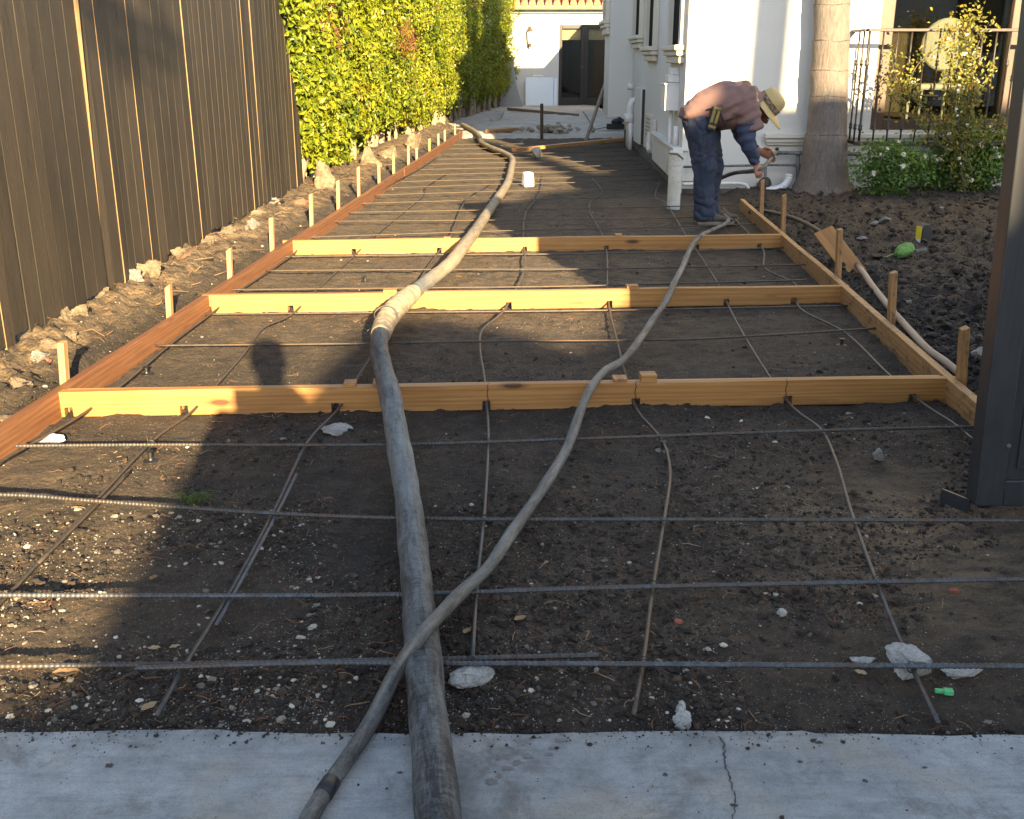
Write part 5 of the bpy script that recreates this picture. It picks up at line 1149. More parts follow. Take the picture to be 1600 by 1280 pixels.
yb = 30.6; a, b = P(821, 167, yb), P(872, 131, yb); root = empty('whiteboard', (a.x, yb, 0)); tag(root, 'pale blue-white panel with a top handle leaning by the double door', 'whiteboard')
mb = MB(); w = b.x - a.x; mb.box((a.x + w * .43, yb, .41), (w * .86, .07, .76), Matrix.Rotation(-.08, 3, 'X')); mb.box((a.x + w * .93, yb + .02, .40), (w * .11, .06, .74), Matrix.Rotation(-.08, 3, 'X')); mb.build('sheet', 'panel_white', root, bevel=.006)
mb = MB(); mb.tube([(a.x + .22, yb + .03, .79), (a.x + .22, yb + .03, .84), (a.x + .48, yb + .03, .84), (a.x + .48, yb + .03, .79)], .014, 6); mb.build('handle', 'panel_white', root)

# ================================================================== palm
def palm():
    Yp = 10.77; prof = [(312, 1240, 1336), (303, 1239, 1337), (293, 1241, 1332), (282, 1247, 1326), (268, 1251, 1325), (250, 1254, 1324), (230, 1256, 1323), (211, 1259, 1323), (209, 1261, 1322), (180, 1263, 1323), (152, 1265, 1324), (149, 1267, 1324), (112, 1266, 1325), (109, 1268, 1325), (66, 1270, 1326), (63, 1272, 1327), (10, 1272, 1327), (7, 1273, 1328), (-60, 1275, 1329), (-200, 1280, 1333)]
    cs = [(P((l + r) / 2, y, Yp), abs(P(r, y, Yp).x - P(l, y, Yp).x) / 2) for y, l, r in prof]
    root = empty('palm_tree', (cs[0][0].x, Yp, 0)); tag(root, 'smooth ringed palm trunk with a flared base in front of the white house', 'palm tree')
    mb = MB(); n = 34; pts = []; rs = []
    top = Vector((cs[-1][0].x + .1, Yp, 8.4))
    allc = [(Vector((c.x, Yp, c.z)), r) for c, r in cs] + [(top, .15)]
    allc[0] = (Vector((allc[0][0].x, Yp, -.06)), allc[0][1])
    fine = []
    for (c0, r0), (c1, r1) in zip(allc[:-1], allc[1:]):
        m = max(1, int((c1 - c0).length / .05)) if c0.z < 3 else 8
        for k in range(m): fine.append((c0 + (c1 - c0) * k / m, r0 + (r1 - r0) * k / m))
    fine.append(allc[-1]); v = []; rr = random.Random(2); ph = [rr.uniform(0, 6.28) for _ in range(6)]
    for c, r in fine:
        for k in range(n):
            a = 6.2832 * k / n; fl = max(0, .32 - c.z) / .32
            q = r * (1 + .012 * math.sin(3 * a + ph[0] + c.z) + .05 * fl * math.sin(9 * a + ph[1]) + .03 * fl * math.sin(17 * a + ph[2]) + .008 * math.sin(21 * a + c.z * 5))
            v.append((c.x + q * math.cos(a), c.y + q * math.sin(a) * .94, c.z + .02 * fl * math.sin(5 * a)))
    f = [(i * n + k, i * n + (k + 1) % n, (i + 1) * n + (k + 1) % n, (i + 1) * n + k) for i in range(len(fine) - 1) for k in range(n)]; mb.add(v, f)
    mb.build('trunk', 'palm_bark', root, smooth=True)
    mb = MB(); rr = random.Random(9)                       # split boot scales round the base
    for k in range(13):
        a = 3.3 + 3.2 * k / 12 + rr.uniform(-.08, .08); R0 = .345; c0 = Vector((cs[1][0].x + math.cos(a) * R0, Yp + math.sin(a) * R0 * .94, .02)); ti = Vector((-math.sin(a), math.cos(a), 0)); out = Vector((math.cos(a), math.sin(a), 0)); w = rr.uniform(.03, .06); hh = rr.uniform(.10, .17)
        poly = [(-w, -.05), (w, -.05), (w * .9, hh * .5), (w * .55, hh), (-w * .6, hh * .95), (-w, hh * .5)]; mb.prism(poly, c0 - out * .03, ti, (Vector((0, 0, 1)) - out * .75).normalized(), out * .04)
    mb.build('root_scales', 'palm_bark', root, bevel=.006)
    for k, yy in enumerate((210, 150, 110, 64, 8)):            # old leaf-scar rings
        l_, r_ = np.interp(yy, [p[0] for p in prof[::-1]], [p[1] for p in prof[::-1]]), np.interp(yy, [p[0] for p in prof[::-1]], [p[2] for p in prof[::-1]])
        cc = P((l_ + r_) / 2, yy, Yp); R1 = abs(P(r_, yy, Yp).x - P(l_, yy, Yp).x) / 2 * 1.002
        mb = MB(); mb.tube([(cc.x + R1 * math.cos(a), Yp + R1 * .94 * math.sin(a), cc.z + .007 * math.sin(3 * a + k) + rr.uniform(-.003, .003)) for a in np.linspace(0, 6.2832, 60)], [rr.uniform(.002, .006) for _ in range(60)], 5)
        mb.build('ring_scar', 'bark', root)
    mb = MB(); rr = np.random.default_rng(4); P_, N_, S_ = [], [], []
    for k in range(22):
        a = k * 2.4; el = .9 - .07 * k; pts = [top + Vector((math.cos(a) * math.cos(el) * L, math.sin(a) * math.cos(el) * L, math.sin(el) * L - .22 * L * L)) for L in np.linspace(0, 2.3, 9)]; mb.tube(pts, np.linspace(.025, .004, 9), 4, .2)
        for i in range(1, 9):
            for s in (-1, 1):
                for j in range(3):
                    c = pts[i - 1].lerp(pts[i], j / 3); d = Vector((-math.sin(a) * s * .7 + math.cos(a) * .5, math.cos(a) * s * .7 + math.sin(a) * .5, -.35)).normalized(); L = .55
                    w = d.cross(Vector((0, 0, 1))).normalized() * .016; mb.add([tuple(c - w), tuple(c + w), tuple(c + d * L)], [(0, 1, 2)], None, float(rr.random()))
    mb.build('crown', 'palm_leaf', root)
palm()

# ================================================================== roses
def rose(px, py, rx, rz, zc, n, lab, seed, yoff=0, leaf='rose_leaf', nf=24):
    q = np.random.default_rng(seed); c = G(px, py, .06); cx, cy = c.x, c.y + yoff
    root = empty('rose_bush', (cx, cy, .05)); tag(root, lab, 'rose bush')
    mb = MB(); tips = []
    for k in range(26):
        a = q.uniform(0, 6.28); L = q.uniform(.55, 1.0); tip = Vector((cx + math.cos(a) * rx * L, cy + math.sin(a) * rx * .55 * L, zc + rz * q.uniform(-.5, .95)))
        b = Vector((cx + q.normal(0, .05), cy + q.normal(0, .04), .02)); m = b.lerp(tip, .5) + Vector((0, 0, .12)); pts = spline([b, m, tip], .06); mb.tube(pts, np.linspace(.007, .002, len(pts)), 5, .5); tips.append(pts)
    mb.build('stems', 'bark', root)
    pos = []
    for pts in tips:
        for p in pts[len(pts) // 5:]:
            for _ in range(max(1, n // 260)): pos.append(np.array(p) + q.normal(0, .055, 3))
    d = q.normal(size=(n, 3)); d /= np.linalg.norm(d, axis=1, keepdims=True); rad = q.random(n) ** .45; lump = 1 + .35 * fbm(d * 2.2 + seed, 3, seed)
    pos = np.concatenate([np.array(pos), np.array([cx, cy, zc]) + d * (rad * lump)[:, None] * np.array([rx, rx * .6, rz])]); pos = pos[(pos[:, 2] > .05) & (pos[:, 1] < YW - .06)]; m = len(pos)
    nr = (pos - np.array([cx, cy, zc])) * np.array([1, 1, .6]) + np.array([0, -.12, .3]) + q.normal(0, .25, (m, 3))
    mb = MB(); leaf_cloud(mb, pos, nr, q.uniform(.025, .052, m), np.clip(.42 + .2 * fbm(pos * 5, 2, seed) + q.normal(0, .13, m), 0, 1), .62, seed); mb.build('foliage', leaf, root)
    for k in range(nf):
        a = q.normal(size=3); a /= np.linalg.norm(a); a[1] = -abs(a[1]); p = np.array([cx, cy, zc]) + a * np.array([rx, rx * .62, rz]) * q.uniform(.75, 1.02); s = q.uniform(.012, .034)
        if p[2] < .1: continue
        mb = MB(); dd = q.normal(size=(14, 3)); leaf_cloud(mb, p + dd * s * .45, dd + np.array([0, -.4, .5]), np.full(14, s * 1.3), q.random(14), .8, k, .0); mb.build('flower', 'petal', root)
rose(1384, 306, .36, .27, .36, 2000, 'low green rose bush with small white blooms right of the palm trunk', 5, -.08, nf=9)
rose(1505, 296, .46, .34, .42, 4600, 'wide green rose bush with many white blooms below the climbing rose', 6, -.12, nf=20)
rose(1452, 300, .24, .16, .26, 800, 'small gap-filling rose shrub between the two larger rose bushes', 7, -.02, nf=5)
def climber():
    q = np.random.default_rng(31); yc = 10.42; root = empty('climbing_rose', P(1500, 290, yc)); tag(root, 'tall climbing rose with golden leaves growing up the iron railing', 'climbing rose')
    runs = [([(1505, 300), (1500, 235), (1496, 180), (1500, 130), (1506, 80), (1512, 40), (1520, 22)], 1.7, .07), ([(1500, 235), (1515, 180), (1520, 120), (1528, 70), (1545, 35)], .6, .06), ([(1497, 200), (1485, 130), (1490, 70), (1480, 35)], .5, .06), ([(1490, 225), (1450, 180), (1420, 140), (1435, 100), (1470, 70), (1480, 50)], .4, .045), ([(1480, 235), (1430, 190), (1395, 150), (1380, 120)], .22, .045), ([(1430, 160), (1400, 120), (1392, 75)], .35, .05), ([(1520, 230), (1555, 205), (1590, 190), (1625, 200)], .9, .075), ([(1505, 190), (1545, 120), (1552, 98)], .25, .04), ([(1470, 215), (1490, 190), (1530, 215)], .8, .08), ([(1465, 150), (1425, 148), (1380, 142)], .3, .045)]
    mb = MB(); pos = []
    for pix, dens, sp_ in runs:
        pts = spline([P(a, b, yc + q.normal(0, .04)) for a, b in pix], .03); mb.tube(pts, np.linspace(.009, .003, len(pts)), 5, .5)
        for p in pts[3:]:
            for _ in range(int(13 * dens) + 1): pos.append(np.array(p) + q.normal(0, sp_, 3) * np.array([1, .6, 1]))
    mb.build('stems', 'bark', root); pos = np.array(pos); m = len(pos)
    mb = MB(); leaf_cloud(mb, pos, np.array([0, -.7, .35]) + q.normal(0, .5, (m, 3)), q.uniform(.026, .054, m), np.clip(.45 + q.normal(0, .22, m) + .12 * np.clip(pos[:, 2] - 1, -1, 1), 0, 1), .6, 3); mb.build('foliage', 'climber_leaf', root)
    for k in range(26):
        p = pos[q.integers(m)] + np.array([0, -.05, .02]); s = q.uniform(.010, .02); mb = MB(); dd = q.normal(size=(10, 3)); leaf_cloud(mb, p + dd * s * .4, dd + np.array([0, -.4, .4]), np.full(10, s * 1.3), q.random(10), .8, k, 0); mb.build('flower', 'petal', root)
climber()

# ================================================================== gate at the right
def gate():
    y0, t = 2.97, .075; x0 = P(1522, 802, y0).x; zb = .035; zt = 2.3; sh = -.034
    root = empty('driveway_gate', (x0, y0, zb)); tag(root, 'black metal driveway gate swung open at the right edge', 'gate')
    S = lambda x, y, z: (x + sh * (z - zb), y, z)
    def bx(mb, xa, xb, ya, yb, za, zc):
        v = [S(xa, ya, za), S(xb, ya, za), S(xb, yb, za), S(xa, yb, za), S(xa, ya, zc), S(xb, ya, zc), S(xb, yb, zc), S(xa, yb, zc)]
        mb.add(v, [(3, 2, 1, 0), (4, 5, 6, 7), (0, 1, 5, 4), (1, 2, 6, 5), (2, 3, 7, 6), (3, 0, 4, 7)])
    mb = MB(); bx(mb, x0, x0 + .085, y0, y0 + t, zb, zt); bx(mb, x0 + .085, x0 + 1.5, y0, y0 + t, zb, zb + .085); bx(mb, x0 + .085, x0 + 1.5, y0, y0 + t, zt - .1, zt); bx(mb, x0 + 1.5, x0 + 1.6, y0, y0 + t, zb, zt); mb.build('frame', 'gate_paint', root, bevel=.004)
    mb = MB(); bx(mb, x0 + .085, x0 + 1.5, y0 + .018, y0 + t - .01, zb + .085, zt - .1)
    mb.build('panel', 'gate_paint', root)
    mb = MB(); bx(mb, x0 + .12, x0 + .128, y0 + .012, y0 + .018, zb + .12, zt - .14); bx(mb, x0 + .128, x0 + 1.46, y0 + .012, y0 + .018, zb + .12, zb + .128); mb.build('bead', 'gate_paint', root)
    c = P(1576, 697, y0 - .001); mb = MB(); mb.lathe([(.0075, 0), (.006, .004), (.002, .005)], c, (0, -1, 0), 10); mb.build('screw', 'iron_pipe', root)
    a = Vector((x0 - .002, y0 + .03, .0)); b = Vector((x0 - .055, y0 + .12, .0)); d = (b - a); n_ = Vector((-d.y, d.x, 0)).normalized() * .006
    mb = MB(); mb.add([tuple(a), tuple(b), tuple(b + n_), tuple(a + n_), tuple(a + Vector((0, 0, .045))), tuple(b + Vector((0, 0, .045))), tuple(b + n_ + Vector((0, 0, .045))), tuple(a + n_ + Vector((0, 0, .045)))], [(3, 2, 1, 0), (4, 5, 6, 7), (0, 1, 5, 4), (1, 2, 6, 5), (2, 3, 7, 6), (3, 0, 4, 7)]); mb.build('foot_bracket', 'gate_paint', root)
gate()
# ================================================================== the worker
def hand(mb, wrist, palm_dir, finger_dir, side, curl_dir, curls, s=1.0, thumb=1):
    """palm and five unequal bent fingers; curls = bend per finger"""
    w = Vector(wrist); pd = Vector(palm_dir).normalized(); sd = Vector(side).normalized(); cd = Vector(curl_dir).normalized()
    k = w + pd * .085 * s
    mb.loft([w - pd * .03, w, w + pd * .03 * s, w + pd * .065 * s, k, k + pd * .008], [.020, .019, .018, .017, .015, .006], [.028, .028, .037, .042, .041, .03], sd, 14)
    lens = [.075, .085, .08, .062]; fd = Vector(finger_dir).normalized()
    for i in range(4):
        base = k - pd * .012 + sd * ((i - 1.5) * .0205 * s); d = fd.copy(); p = base; pts = [p - pd * .02, p]; L = lens[i] * s
        for j, fr in enumerate((.45, .32, .23)):
            ang = curls[i] * (.75 + .3 * j); d = (d * math.cos(ang) + cd * math.sin(ang)).normalized(); cd2 = cd
            p = p + d * L * fr * 1.05; pts.append(p)
        mb.tube(spline(pts, .008), [.0092 - .0022 * q / 20 for q in range(len(spline(pts, .008)))], 8)
    tb = w + pd * .028 * s + sd * .034 * s * thumb; t1 = tb + (pd * .6 + sd * .5 * thumb + cd * .45).normalized() * .038; t2 = t1 + (pd * .75 + cd * .6).normalized() * .03; t3 = t2 + (pd * .7 + cd * .75 - sd * thumb * .25).normalized() * .024
    mb.tube([tb - sd * thumb * .015, tb, t1, t2, t3], [.014, .0135, .011, .0098, .007], 8)

def worker():
    Y0 = WY; W = lambda px, py, dy=0.0: P(px, py, Y0 + dy); sc = (P(1100, 250, Y0).x - P(1000, 250, Y0).x) / 100
    base = G(1110, 350); root = empty('person', (base.x, Y0, 0)); tag(root, 'person in straw hat, pink shirt and jeans bending over the iron pipe', 'person')
    # ---- body: one skin for torso, legs, neck, head, arms and hands
    mb = MB(); nd, fd = .095, -.10
    hatc = W(1199, 164); nax = Vector((.75, -.22, .63)).normalized(); face = (Vector((.64, -.05, -.77)) - nax * Vector((.64, -.05, -.77)).dot(nax)).normalized(); sdv = nax.cross(face)
    hc = hatc - nax * .065 + face * .01
    mb.loft([W(1088, 185), W(1105, 170), W(1130, 163), W(1155, 160), W(1174, 161), W(1184, 163)], [.13, .15, .165, .17, .13, .08], [.15, .165, .17, .18, .18, .10])
    for dy, o in ((-.10, 0), (.10, 5)):
        mb.loft([W(1094 + o, 190, dy), W(1098 + o, 225, dy), W(1102 + o, 262, dy), W(1103 + o, 300, dy), W(1104 + o, 336, dy), W(1106 + o, 345, dy)], [.10, .085, .062, .055, .045, .045], [.10, .085, .06, .052, .045, .045])
    mb.loft([W(1178, 163), W(1188, 165), hc - face * .02 - nax * .05, hc], [.075, .062, .06, .05], [.085, .065, .06, .05])
    # skull, jaw, nose, brow, ears, chin
    mb.lathe([(.02, -.125), (.045, -.115), (.062, -.085), (.074, -.03), (.079, .02), (.074, .06), (.05, .095), (.01, .108)], hc, nax, 18, ref=tuple(face), squash=1.16)
    mb.tube([hc + face * .082 + nax * .012, hc + face * .104 - nax * .026, hc + face * .088 - nax * .034], [.009, .014, .010], 8)
    mb.ball(hc + face * .06 - nax * .105, (.03, .03, .026), 10); mb.ball(hc + face * .082 - nax * .068, (.020, .022, .010), 8)
    mb.tube([hc + face * .078 + nax * .028 - sdv * .045, hc + face * .09 + nax * .026, hc + face * .078 + nax * .028 + sdv * .045], .009, 8)
    for s in (-1, 1): mb.ball(hc + sdv * s * .080 - face * .004 - nax * .01, (.014, .022, .032), 8)
    # arms
    nw, fw = W(1181, 257, -.17), W(1187, 236, .14)
    mb.loft([W(1166, 168, -.15), W(1172, 188, -.19), W(1170, 206, -.20), W(1170, 222, -.20), W(1176, 241, -.18), nw], [.075, .062, .05, .044, .036, .026], [.07, .06, .05, .044, .036, .028], (0, 1, 0), 14)
    mb.loft([W(1162, 168, .15), W(1160, 190, .20), W(1162, 212, .21), W(1170, 226, .19), fw], [.075, .062, .05, .042, .026], [.07, .06, .05, .042, .028], (0, 1, 0), 14)
    hand(mb, nw, (.35, 0, -.94), (.35, .25, -.9), (-.75, -.6, -.28), (.25, .93, -.2), [.75, .8, .85, .9], 1.0, -1)
    hand(mb, fw, (.93, .05, -.36), (.95, .05, -.30), (.28, -.25, .92), (.10, -.85, -.5), [.45, .42, .5, .6], 1.02, 1)
    remeshed(mb, 'body', 'skin', root, .0062, 3)
    # eyes and grey beard
    for s in (-1, 1):
        e = MB(); e.ball(hc + face * .078 + sdv * s * .031 + nax * .008, .0115, 10); e.build('eye', 'label_white', root, smooth=True)
    b = MB(); q = np.random.default_rng(3)
    b.lathe([(.03, -.135), (.058, -.115), (.074, -.075), (.079, -.045)], hc + face * .004, nax, 16, ref=tuple(face), squash=1.18); remeshed(b, 'beard', 'hair_grey', root, .006, 2)
    # ---- jeans
    def jw(p):
        k = np.clip(1.1 - np.abs(p[:, 2] - .14) * 4, 0, 1) + np.clip(1 - np.abs(p[:, 2] - .50) * 7, 0, .7) + np.clip(1 - np.abs(p[:, 2] - .80) * 6, 0, .6); r = np.abs(np.sin(p[:, 2] * 42 + 9 * p[:, 0] + 5 * fbm(p * 6, 2, 3))) ** .7 - .5
        return .017 * r * k + .013 * (.35 - np.abs(fbm(p * np.array([15, 15, 6]), 3, 4))) + .012 * fbm(p * np.array([7, 7, 5]), 2, 8)
    mb = MB()
    for dy, o in ((-.085, -2), (.085, 5)):
        mb.loft([W(1093 + o, 190, dy), W(1096 + o, 205, dy), W(1099 + o, 225, dy), W(1102 + o, 248, dy), W(1104 + o, 265, dy), W(1103 + o, 285, dy), W(1102 + o, 305, dy), W(1103 + o, 325, dy), W(1103 + o, 336, dy), W(1103 + o, 342, dy)], [.115, .122, .118, .106, .100, .088, .084, .083, .088, .086], [.12, .122, .115, .10, .095, .088, .084, .082, .085, .082], (0, 1, 0), 22)
    mb.loft([W(1075, 180), W(1085, 180), W(1094, 184), W(1108, 190)], [.07, .115, .125, .09], [.11, .17, .175, .13]); mb.ball(W(1088, 190), (.125, .18, .13), 14)
    remeshed(mb, 'jeans', 'denim', root, .008, 3, jw)
    # ---- shirt
    def sw(p):
        a = (.3 - np.abs(fbm(p * np.array([8, 3, 12]), 2, 6))) * .016; u = (p[:, 0] - base.x)
        return a + .012 * np.sin((p[:, 0] * 38 - p[:, 2] * 60) + 3 * fbm(p * 5, 2, 9)) * np.clip(1.2 - np.abs(u - .2) * 4, .1, 1) + .008 * fbm(p * 4.5, 1, 15)
    mb = MB()
    def ring(px, t, b): return (W(px, (t + b) / 2), (b - t) / 2 * sc)
    R_ = [ring(1064, 181, 188), ring(1070, 169, 190), ring(1080, 159, 192), ring(1093, 147, 194), ring(1108, 138, 198), ring(1125, 131, 201), ring(1143, 128, 201), ring(1158, 128, 199), ring(1172, 132, 194), ring(1183, 139, 185), ring(1191, 149, 176)]
    mb.loft([c for c, _ in R_], [r for _, r in R_], [.12, .165, .185, .19, .195, .20, .205, .21, .205, .15, .085], (0, 1, 0), 26)
    mb.loft([W(1166, 160, -.13), W(1170, 178, -.18), W(1173, 194, -.20), W(1175, 204, -.205)], [.10, .098, .090, .088], [.09, .085, .08, .078]); mb.loft([W(1160, 160, .13), W(1160, 178, .18), W(1160, 194, .20), W(1160, 203, .205)], [.10, .095, .088, .086], [.09, .085, .08, .078])
    remeshed(mb, 'shirt', 'shirt_cloth', root, .009, 4, sw)
    # ---- blue undershirt sleeves
    for pts in ([W(1170, 192, -.19), W(1167, 206, -.20), W(1167, 220, -.20), W(1172, 234, -.19), W(1178, 247, -.175), W(1181, 256, -.17)], [W(1158, 192, .20), W(1158, 206, .21), W(1162, 217, .21), W(1172, 227, .185), W(1183, 234, .15)]):
        mb = MB(); k = len(pts); rad = np.interp(np.linspace(0, 1, k), [0, .25, .5, .75, 1], [.088, .076, .066, .052, .040]); mb.loft(pts, rad, rad * .92, (0, 1, 0), 18)
        remeshed(mb, 'sleeve', 'blue_sleeve', root, .008, 3, lambda p: .005 * np.sin(p[:, 2] * 75 + 4 * fbm(p * 9, 2, 2)) + .005 * fbm(p * 18, 2, 5))
    # ---- shoes
    for dy, o in ((-.095, 0), (.09, 6)):
        z0 = .012; xs = [W(1090 + o, 350, dy).x, W(1146 + o, 350, dy).x]; L = xs[1] - xs[0]; y = Y0 + dy
        mb = MB(); prof = [(-.0, .055, .030), (.06, .080, .038), (.16, .100, .040), (.30, .098, .040), (.45, .072, .042), (.62, .050, .048), (.80, .040, .050), (.93, .032, .042), (1.0, .018, .02)]
        mb.loft([(xs[0] + L * a, y, z0 + .022 + h * .5) for a, h, w in prof], [h * .55 for a, h, w in prof], [w for a, h, w in prof], (0, 1, 0), 16); mb.tube([(xs[0] + L * .17, y, z0 + .07), (xs[0] + L * .16, y, z0 + .135)], [.056, .052], 14)
        sh = remeshed(mb, 'shoe', 'shoe_leather', root, .007, 3, lambda p: .002 * fbm(p * 40, 2, 7))
        mb = MB(); out = [(-.01, .030), (.08, .040), (.3, .042), (.5, .044), (.75, .054), (.92, .046), (1.02, .016)]; poly = [(xs[0] + L * a, y - w) for a, w in out] + [(xs[0] + L * a, y + w) for a, w in out[::-1]]; mb.prism(poly, (0, 0, z0), (1, 0, 0), (0, 1, 0), (0, 0, .026)); mb.build('sole', 'shoe_sole', sh, bevel=.004)
    # ---- hat
    mb = MB(); prof = [(.085, .004), (.14, -.002), (.185, -.014), (.214, -.030), (.216, -.035), (.185, -.020), (.14, -.008), (.085, -.003)]
    mb.lathe(prof, hatc, nax, 44, ref=tuple(face), squash=1.04)
    hat = mb.build('straw_hat', 'straw', root, smooth=True)
    mb = MB(); mb.lathe([(.098, .0), (.098, .03), (.094, .07), (.088, .098), (.074, .120), (.045, .130), (.005, .131)], hatc, nax, 32, ref=tuple(face), squash=1.12); mb.build('crown', 'straw', hat, smooth=True)
    mb = MB(); mb.lathe([(.100, .002), (.102, .006), (.101, .045), (.098, .048)], hatc, nax, 32, ref=tuple(face), squash=1.12); mb.build('hat_band', 'hat_band', hat, smooth=True)
    # ---- holster with a yellow tape on the belt
    pc = W(1115, 186, -.215); pr = empty('tool_pouch', pc); tag(pr, 'yellow and black tool holster hanging on the belt of the bending worker', 'tool pouch')
    up = Vector((.24, 0, .97)); sx = Vector((.97, 0, -.24)); yy = Vector((0, 1, 0)); Rm = Matrix((sx, yy, up)).transposed()
    mb = MB(); mb.box(pc, (.075, .06, .19), Rm); mb.build('holster', 'black_plastic', pr, bevel=.012)
    for i, (a, b) in enumerate(((-.018, .02), (.018, .02), (0, -.06), (0, .085))):
        mb = MB(); mb.box(pc + sx * a + up * b - yy * .033, (.022 if i < 2 else .058, .008, .10 if i < 2 else .02), Rm); mb.build('strap', 'pouch_yellow', pr, bevel=.002)
    mb = MB(); mb.tube(spline([W(1104, 172, -.20), W(1112, 170, -.215), W(1122, 173, -.215), W(1130, 188, -.21), W(1136, 201, -.20)], .02), .007, 6); mb.build('belt_loop', 'black_plastic', pr)
worker()

# ================================================================== behind the camera: what casts the long shadows
def photographer():
    ox, oy = .14, -.24; root = empty('person', (ox, oy, .02)); tag(root, 'person in dark clothes standing on the concrete apron holding up a phone', 'person')
    V = lambda x, y, z: Vector((ox + x, oy + y, z))
    mb = MB(); mb.loft([V(0, 0, .80), V(0, 0, .95), V(0, -.01, 1.12), V(0, -.01, 1.27), V(0, -.01, 1.36), V(0, 0, 1.40), V(0, .01, 1.46)], [.09, .105, .11, .11, .085, .055, .05], [.16, .165, .16, .185, .15, .065, .055], (1, 0, 0), 22)
    for s in (-1, 1):
        mb.loft([V(s * .09, 0, .85), V(s * .10, .01, .5), V(s * .11, 0, .14), V(s * .11, .01, .06)], [.085, .062, .045, .045], [.085, .062, .045, .045], (1, 0, 0), 14); mb.loft([V(s * .115, -.07, .055), V(s * .12, .06, .06), V(s * .125, .18, .05)], [.035, .036, .022], [.042, .046, .04], (1, 0, 0), 12)
        mb.loft([V(s * .17, -.01, 1.33), V(s * .235, -.02, 1.16), V(s * .25, .02, 1.04), V(s * .16, .13, 1.16), V(s * .07, .17, 1.27)], [.058, .05, .045, .036, .028], [.055, .05, .045, .036, .028], (1, 0, 0), 14)
        hand(mb, V(s * .07, .17, 1.27), (-s * .45, .12, .85), (-s * .5, .1, .8), (s * .8, .05, .5), (-s * .6, .6, .1), [.5, .5, .55, .6], .95, -1)
    mb.lathe([(.03, -.12), (.055, -.10), (.072, -.03), (.078, .03), (.066, .09), (.02, .115)], V(0, .02, 1.56), (0, 0, 1), 18, squash=1.18); mb.tube([V(0, .10, 1.57), V(0, .125, 1.535), V(0, .10, 1.525)], [.01, .014, .01], 8)
    for s in (-1, 1): mb.ball(V(s * .078, .01, 1.55), (.012, .022, .03), 8)
    remeshed(mb, 'body', 'skin', root, .009, 3)
    mb = MB(); mb.loft([V(0, 0, .86), V(0, 0, .98), V(0, -.01, 1.14), V(0, -.01, 1.27), V(0, -.01, 1.37)], [.125, .13, .135, .13, .09], [.19, .185, .185, .205, .15], (1, 0, 0), 24)
    for s in (-1, 1): mb.loft([V(s * .16, -.01, 1.32), V(s * .235, -.02, 1.16), V(s * .252, .0, 1.06)], [.078, .068, .062], [.075, .068, .062], (1, 0, 0), 14)
    remeshed(mb, 'shirt', 'dark_shirt', root, .012, 3)
    mb = MB(); 
    for s in (-1, 1): mb.loft([V(s * .085, 0, .90), V(s * .10, .01, .5), V(s * .11, 0, .10)], [.11, .085, .07], [.105, .085, .07], (1, 0, 0), 16)
    remeshed(mb, 'trousers', 'denim', root, .012, 3)
    mb = MB(); mb.lathe([(.082, .0), (.084, .04), (.07, .10), (.02, .125)], V(0, .01, 1.56), (0, 0, 1), 18, squash=1.18); mb.build('hair', 'bark', root, smooth=True)
    mb = MB(); mb.box((.0, -.03, 1.33), (.15, .009, .075)); tag(mb.build('phone', 'black_plastic', bevel=.003), 'slim black phone held up in both hands of the person on the apron', 'phone')
photographer()

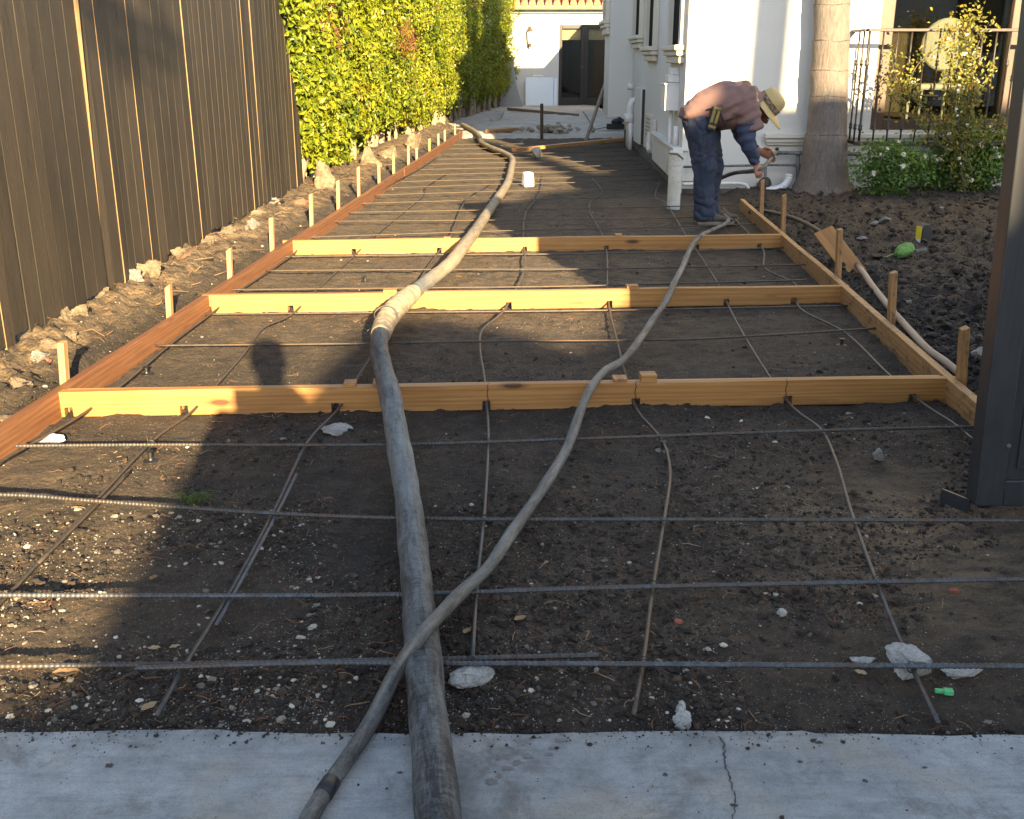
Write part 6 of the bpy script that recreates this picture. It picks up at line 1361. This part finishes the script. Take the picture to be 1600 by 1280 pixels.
def street():
    root = empty('shade_house', (6, -12, 0)); tag(root, 'unseen pale house across the street, its stepped outline shaped to shade the driveway', 'house')
    yo = -9.0  # unseen house, its outline shaped to cast the shadow edges on the driveway
    prof = [(4.40, 0), (17, 0), (17, 7.25), (8.0, 7.2), (6.66, 6.95), (6.64, 8.6), (6.27, 8.6), (6.25, 6.68), (6.02, 6.46), (5.45, 6.34), (5.0, 6.10), (4.66, 5.8), (4.5, 5.35)]
    mb = MB(); mb.prism(prof, (0, yo, 0), (1, 0, 0), (0, 0, 1), (8 * math.tan(SUN_AZ), -8, 0)); mb.build('wall', 'stucco', root)
    mb = MB(); mb.prism([(2.45, 0), (4.38, 0), (4.38, 3.98), (4.60, 4.06), (4.60, 4.72), (4.38, 4.68), (4.2, 4.52), (3.9, 4.42), (3.7, 4.53), (3.45, 4.6), (3.15, 4.62), (2.89, 4.5), (2.68, 4.33), (2.47, 4.12)], (0, yo - .06, 0), (1, 0, 0), (0, 0, 1), (6 * math.tan(SUN_AZ), -6, 0)); mb.prism([(-1.2, 0), (2.43, 0), (2.43, 3.98), (2.08, 3.95), (2.0, 3.74), (1.88, 3.54), (1.6, 3.48), (-1.2, 3.44)], (0, yo - .1, 0), (1, 0, 0), (0, 0, 1), (6 * math.tan(SUN_AZ), -5.9, 0)); mb.build('wing', 'stucco', root)
    for x, z in ((6.2, 2.2), (9.5, 2.2), (13, 2.2), (7.5, 5.0), (11, 5.0)):
        f = MB(); f.box((x, yo + .03, z), (1.3, .06, 1.5)); w = f.build('window', 'dark_frame', root); p = MB(); p.box((x, yo + .065, z), (1.1, .012, 1.3)); p.build('pane', 'dark_glass', w)
    d = MB(); d.box((.6, yo - .04, 1.1), (1.0, .12, 2.2)); d.build('door', 'dark_frame', root)
    # street palm whose trunk shades a band of the front wall
    tp = P(1198, 120, YW); t = (YW + 5.0) ; x = tp.x + math.tan(SUN_AZ) * t
    r2 = empty('palm_tree', (x, -5, 0)); tag(r2, 'tall street palm by the pavement behind the viewer', 'palm tree')
    mb = MB(); pts = [(x + .02 * math.sin(k), -5, k * 1.0) for k in range(14)]; mb.tube(spline(pts, .3), .195, 16); mb.build('trunk', 'palm_bark', r2, smooth=True)
    q = np.random.default_rng(1); mb = MB(); top = Vector((x, -5, 13))
    for k in range(16):
        a = k * 2.4; el = .8 - .08 * k; pp = [top + Vector((math.cos(a) * math.cos(el) * L, math.sin(a) * math.cos(el) * L, math.sin(el) * L - .2 * L * L)) for L in np.linspace(0, 2.2, 7)]; mb.tube(pp, np.linspace(.03, .006, 7), 4)
        for i in range(1, 7):
            for s in (-1, 1):
                d = Vector((-math.sin(a) * s, math.cos(a) * s, -.3)).normalized() * .5; w = d.cross(Vector((0, 0, 1))).normalized() * .04; mb.add([tuple(pp[i] - w), tuple(pp[i] + w), tuple(pp[i] + d)], [(0, 1, 2)])
    mb.build('crown', 'palm_leaf', r2)
    # a leafy branch of a street tree: its twigs fall as small shadows on the fence top
    tr = empty('street_tree', (-3.6, -6.2, 0)); tag(tr, 'slender street tree with one long leafy branch reaching over the pavement', 'tree')
    mb = MB(); mb.tube(spline([(-3.6, -6.2, 0), (-3.6, -6.2, 3), (-3.5, -6.1, 5), (-3.4, -6.1, 6.6), (-3.2, -6.1, 8)], .3), .10, 10); tips = []
    for px, py, nn in ((262, 12, 1), (330, 90, 1), (215, 20, 1), (300, 60, 1), (345, 25, 0)):
        yq = 6.2; c = P(px, py, yq); t = 6.2 + 6.0; e = Vector((FX(6.2) + math.tan(SUN_AZ) * t, -6.0, c.z + t * math.tan(SUN_EL) / math.cos(SUN_AZ))); tips.append(e)
    hub = Vector((.2, -6.0, 6.4)); mb.tube(spline([(-3.4, -6.1, 6.3), (-2.2, -6.1, 7.0), (-.8, -6.0, 7.0), hub, tips[3] + Vector((.25, 0, .3)), tips[1]], .1), .02, 6)
    for e in tips: mb.tube(spline([tips[3] + Vector((.35, 0, .35)), (e + tips[3]) / 2 + Vector((.05, 0, .12)), e], .05), .008, 5)
    mb.build('trunk', 'bark', tr); pos = []
    for e in tips:
        for _ in range(26): pos.append(np.array(e) + q.normal(0, .07, 3) * np.array([1.3, 1, .8]))
    for _ in range(700): pos.append(np.array([-3.3, -6.1, 8.2]) + q.normal(0, .45, 3))
    pos = np.array(pos); m = len(pos); mb = MB(); leaf_cloud(mb, pos, q.normal(size=(m, 3)), q.uniform(.06, .11, m), q.random(m) * .6, .5, 9); mb.build('crown', 'rose_leaf', tr)
street()

# ================================================================== light, sky, camera
w = bpy.data.worlds.new('World'); SC.world = w; w.use_nodes = True; nt = w.node_tree
sky = nt.nodes.new('ShaderNodeTexSky'); sky.sky_type = 'NISHITA'; sky.sun_disc = False; sky.sun_elevation = SUN_EL; sky.sun_rotation = math.pi - SUN_AZ
hs = nt.nodes.new('ShaderNodeHueSaturation'); hs.inputs['Saturation'].default_value = .75; sky.air_density = 1.0; sky.dust_density = .6; sky.ozone_density = 1.0
nt.links.new(sky.outputs[0], hs.inputs['Color']); nt.links.new(hs.outputs[0], nt.nodes['Background'].inputs[0]); nt.nodes['Background'].inputs[1].default_value = .086
sun = bpy.data.lights.new('sun', 'SUN'); sun.energy = 5.0; sun.angle = math.radians(.5); sun.color = (1.0, .77, .43)
so = bpy.data.objects.new('sun', sun); COL.objects.link(so)
d = Vector((-math.sin(SUN_AZ) * math.cos(SUN_EL), math.cos(SUN_AZ) * math.cos(SUN_EL), -math.sin(SUN_EL))); so.rotation_euler = d.to_track_quat('-Z', 'Y').to_euler(); so.location = (4, -6, 8)
cam = bpy.data.cameras.new('camera'); cam.sensor_width = 36; cam.sensor_fit = 'HORIZONTAL'; cam.lens = 36 * F / 1600; cam.clip_start = .02; cam.clip_end = 600
co = bpy.data.objects.new('camera', cam); COL.objects.link(co); co.location = (0, 0, H); co.rotation_euler = (math.pi / 2 - PITCH, 0, 0); SC.camera = co
SC.view_settings.view_transform = 'Standard'; SC.view_settings.look = 'None'; SC.view_settings.gamma = 1; SC.view_settings.exposure = 2.38
SC.cycles.max_bounces = 6; SC.cycles.transparent_max_bounces = 8
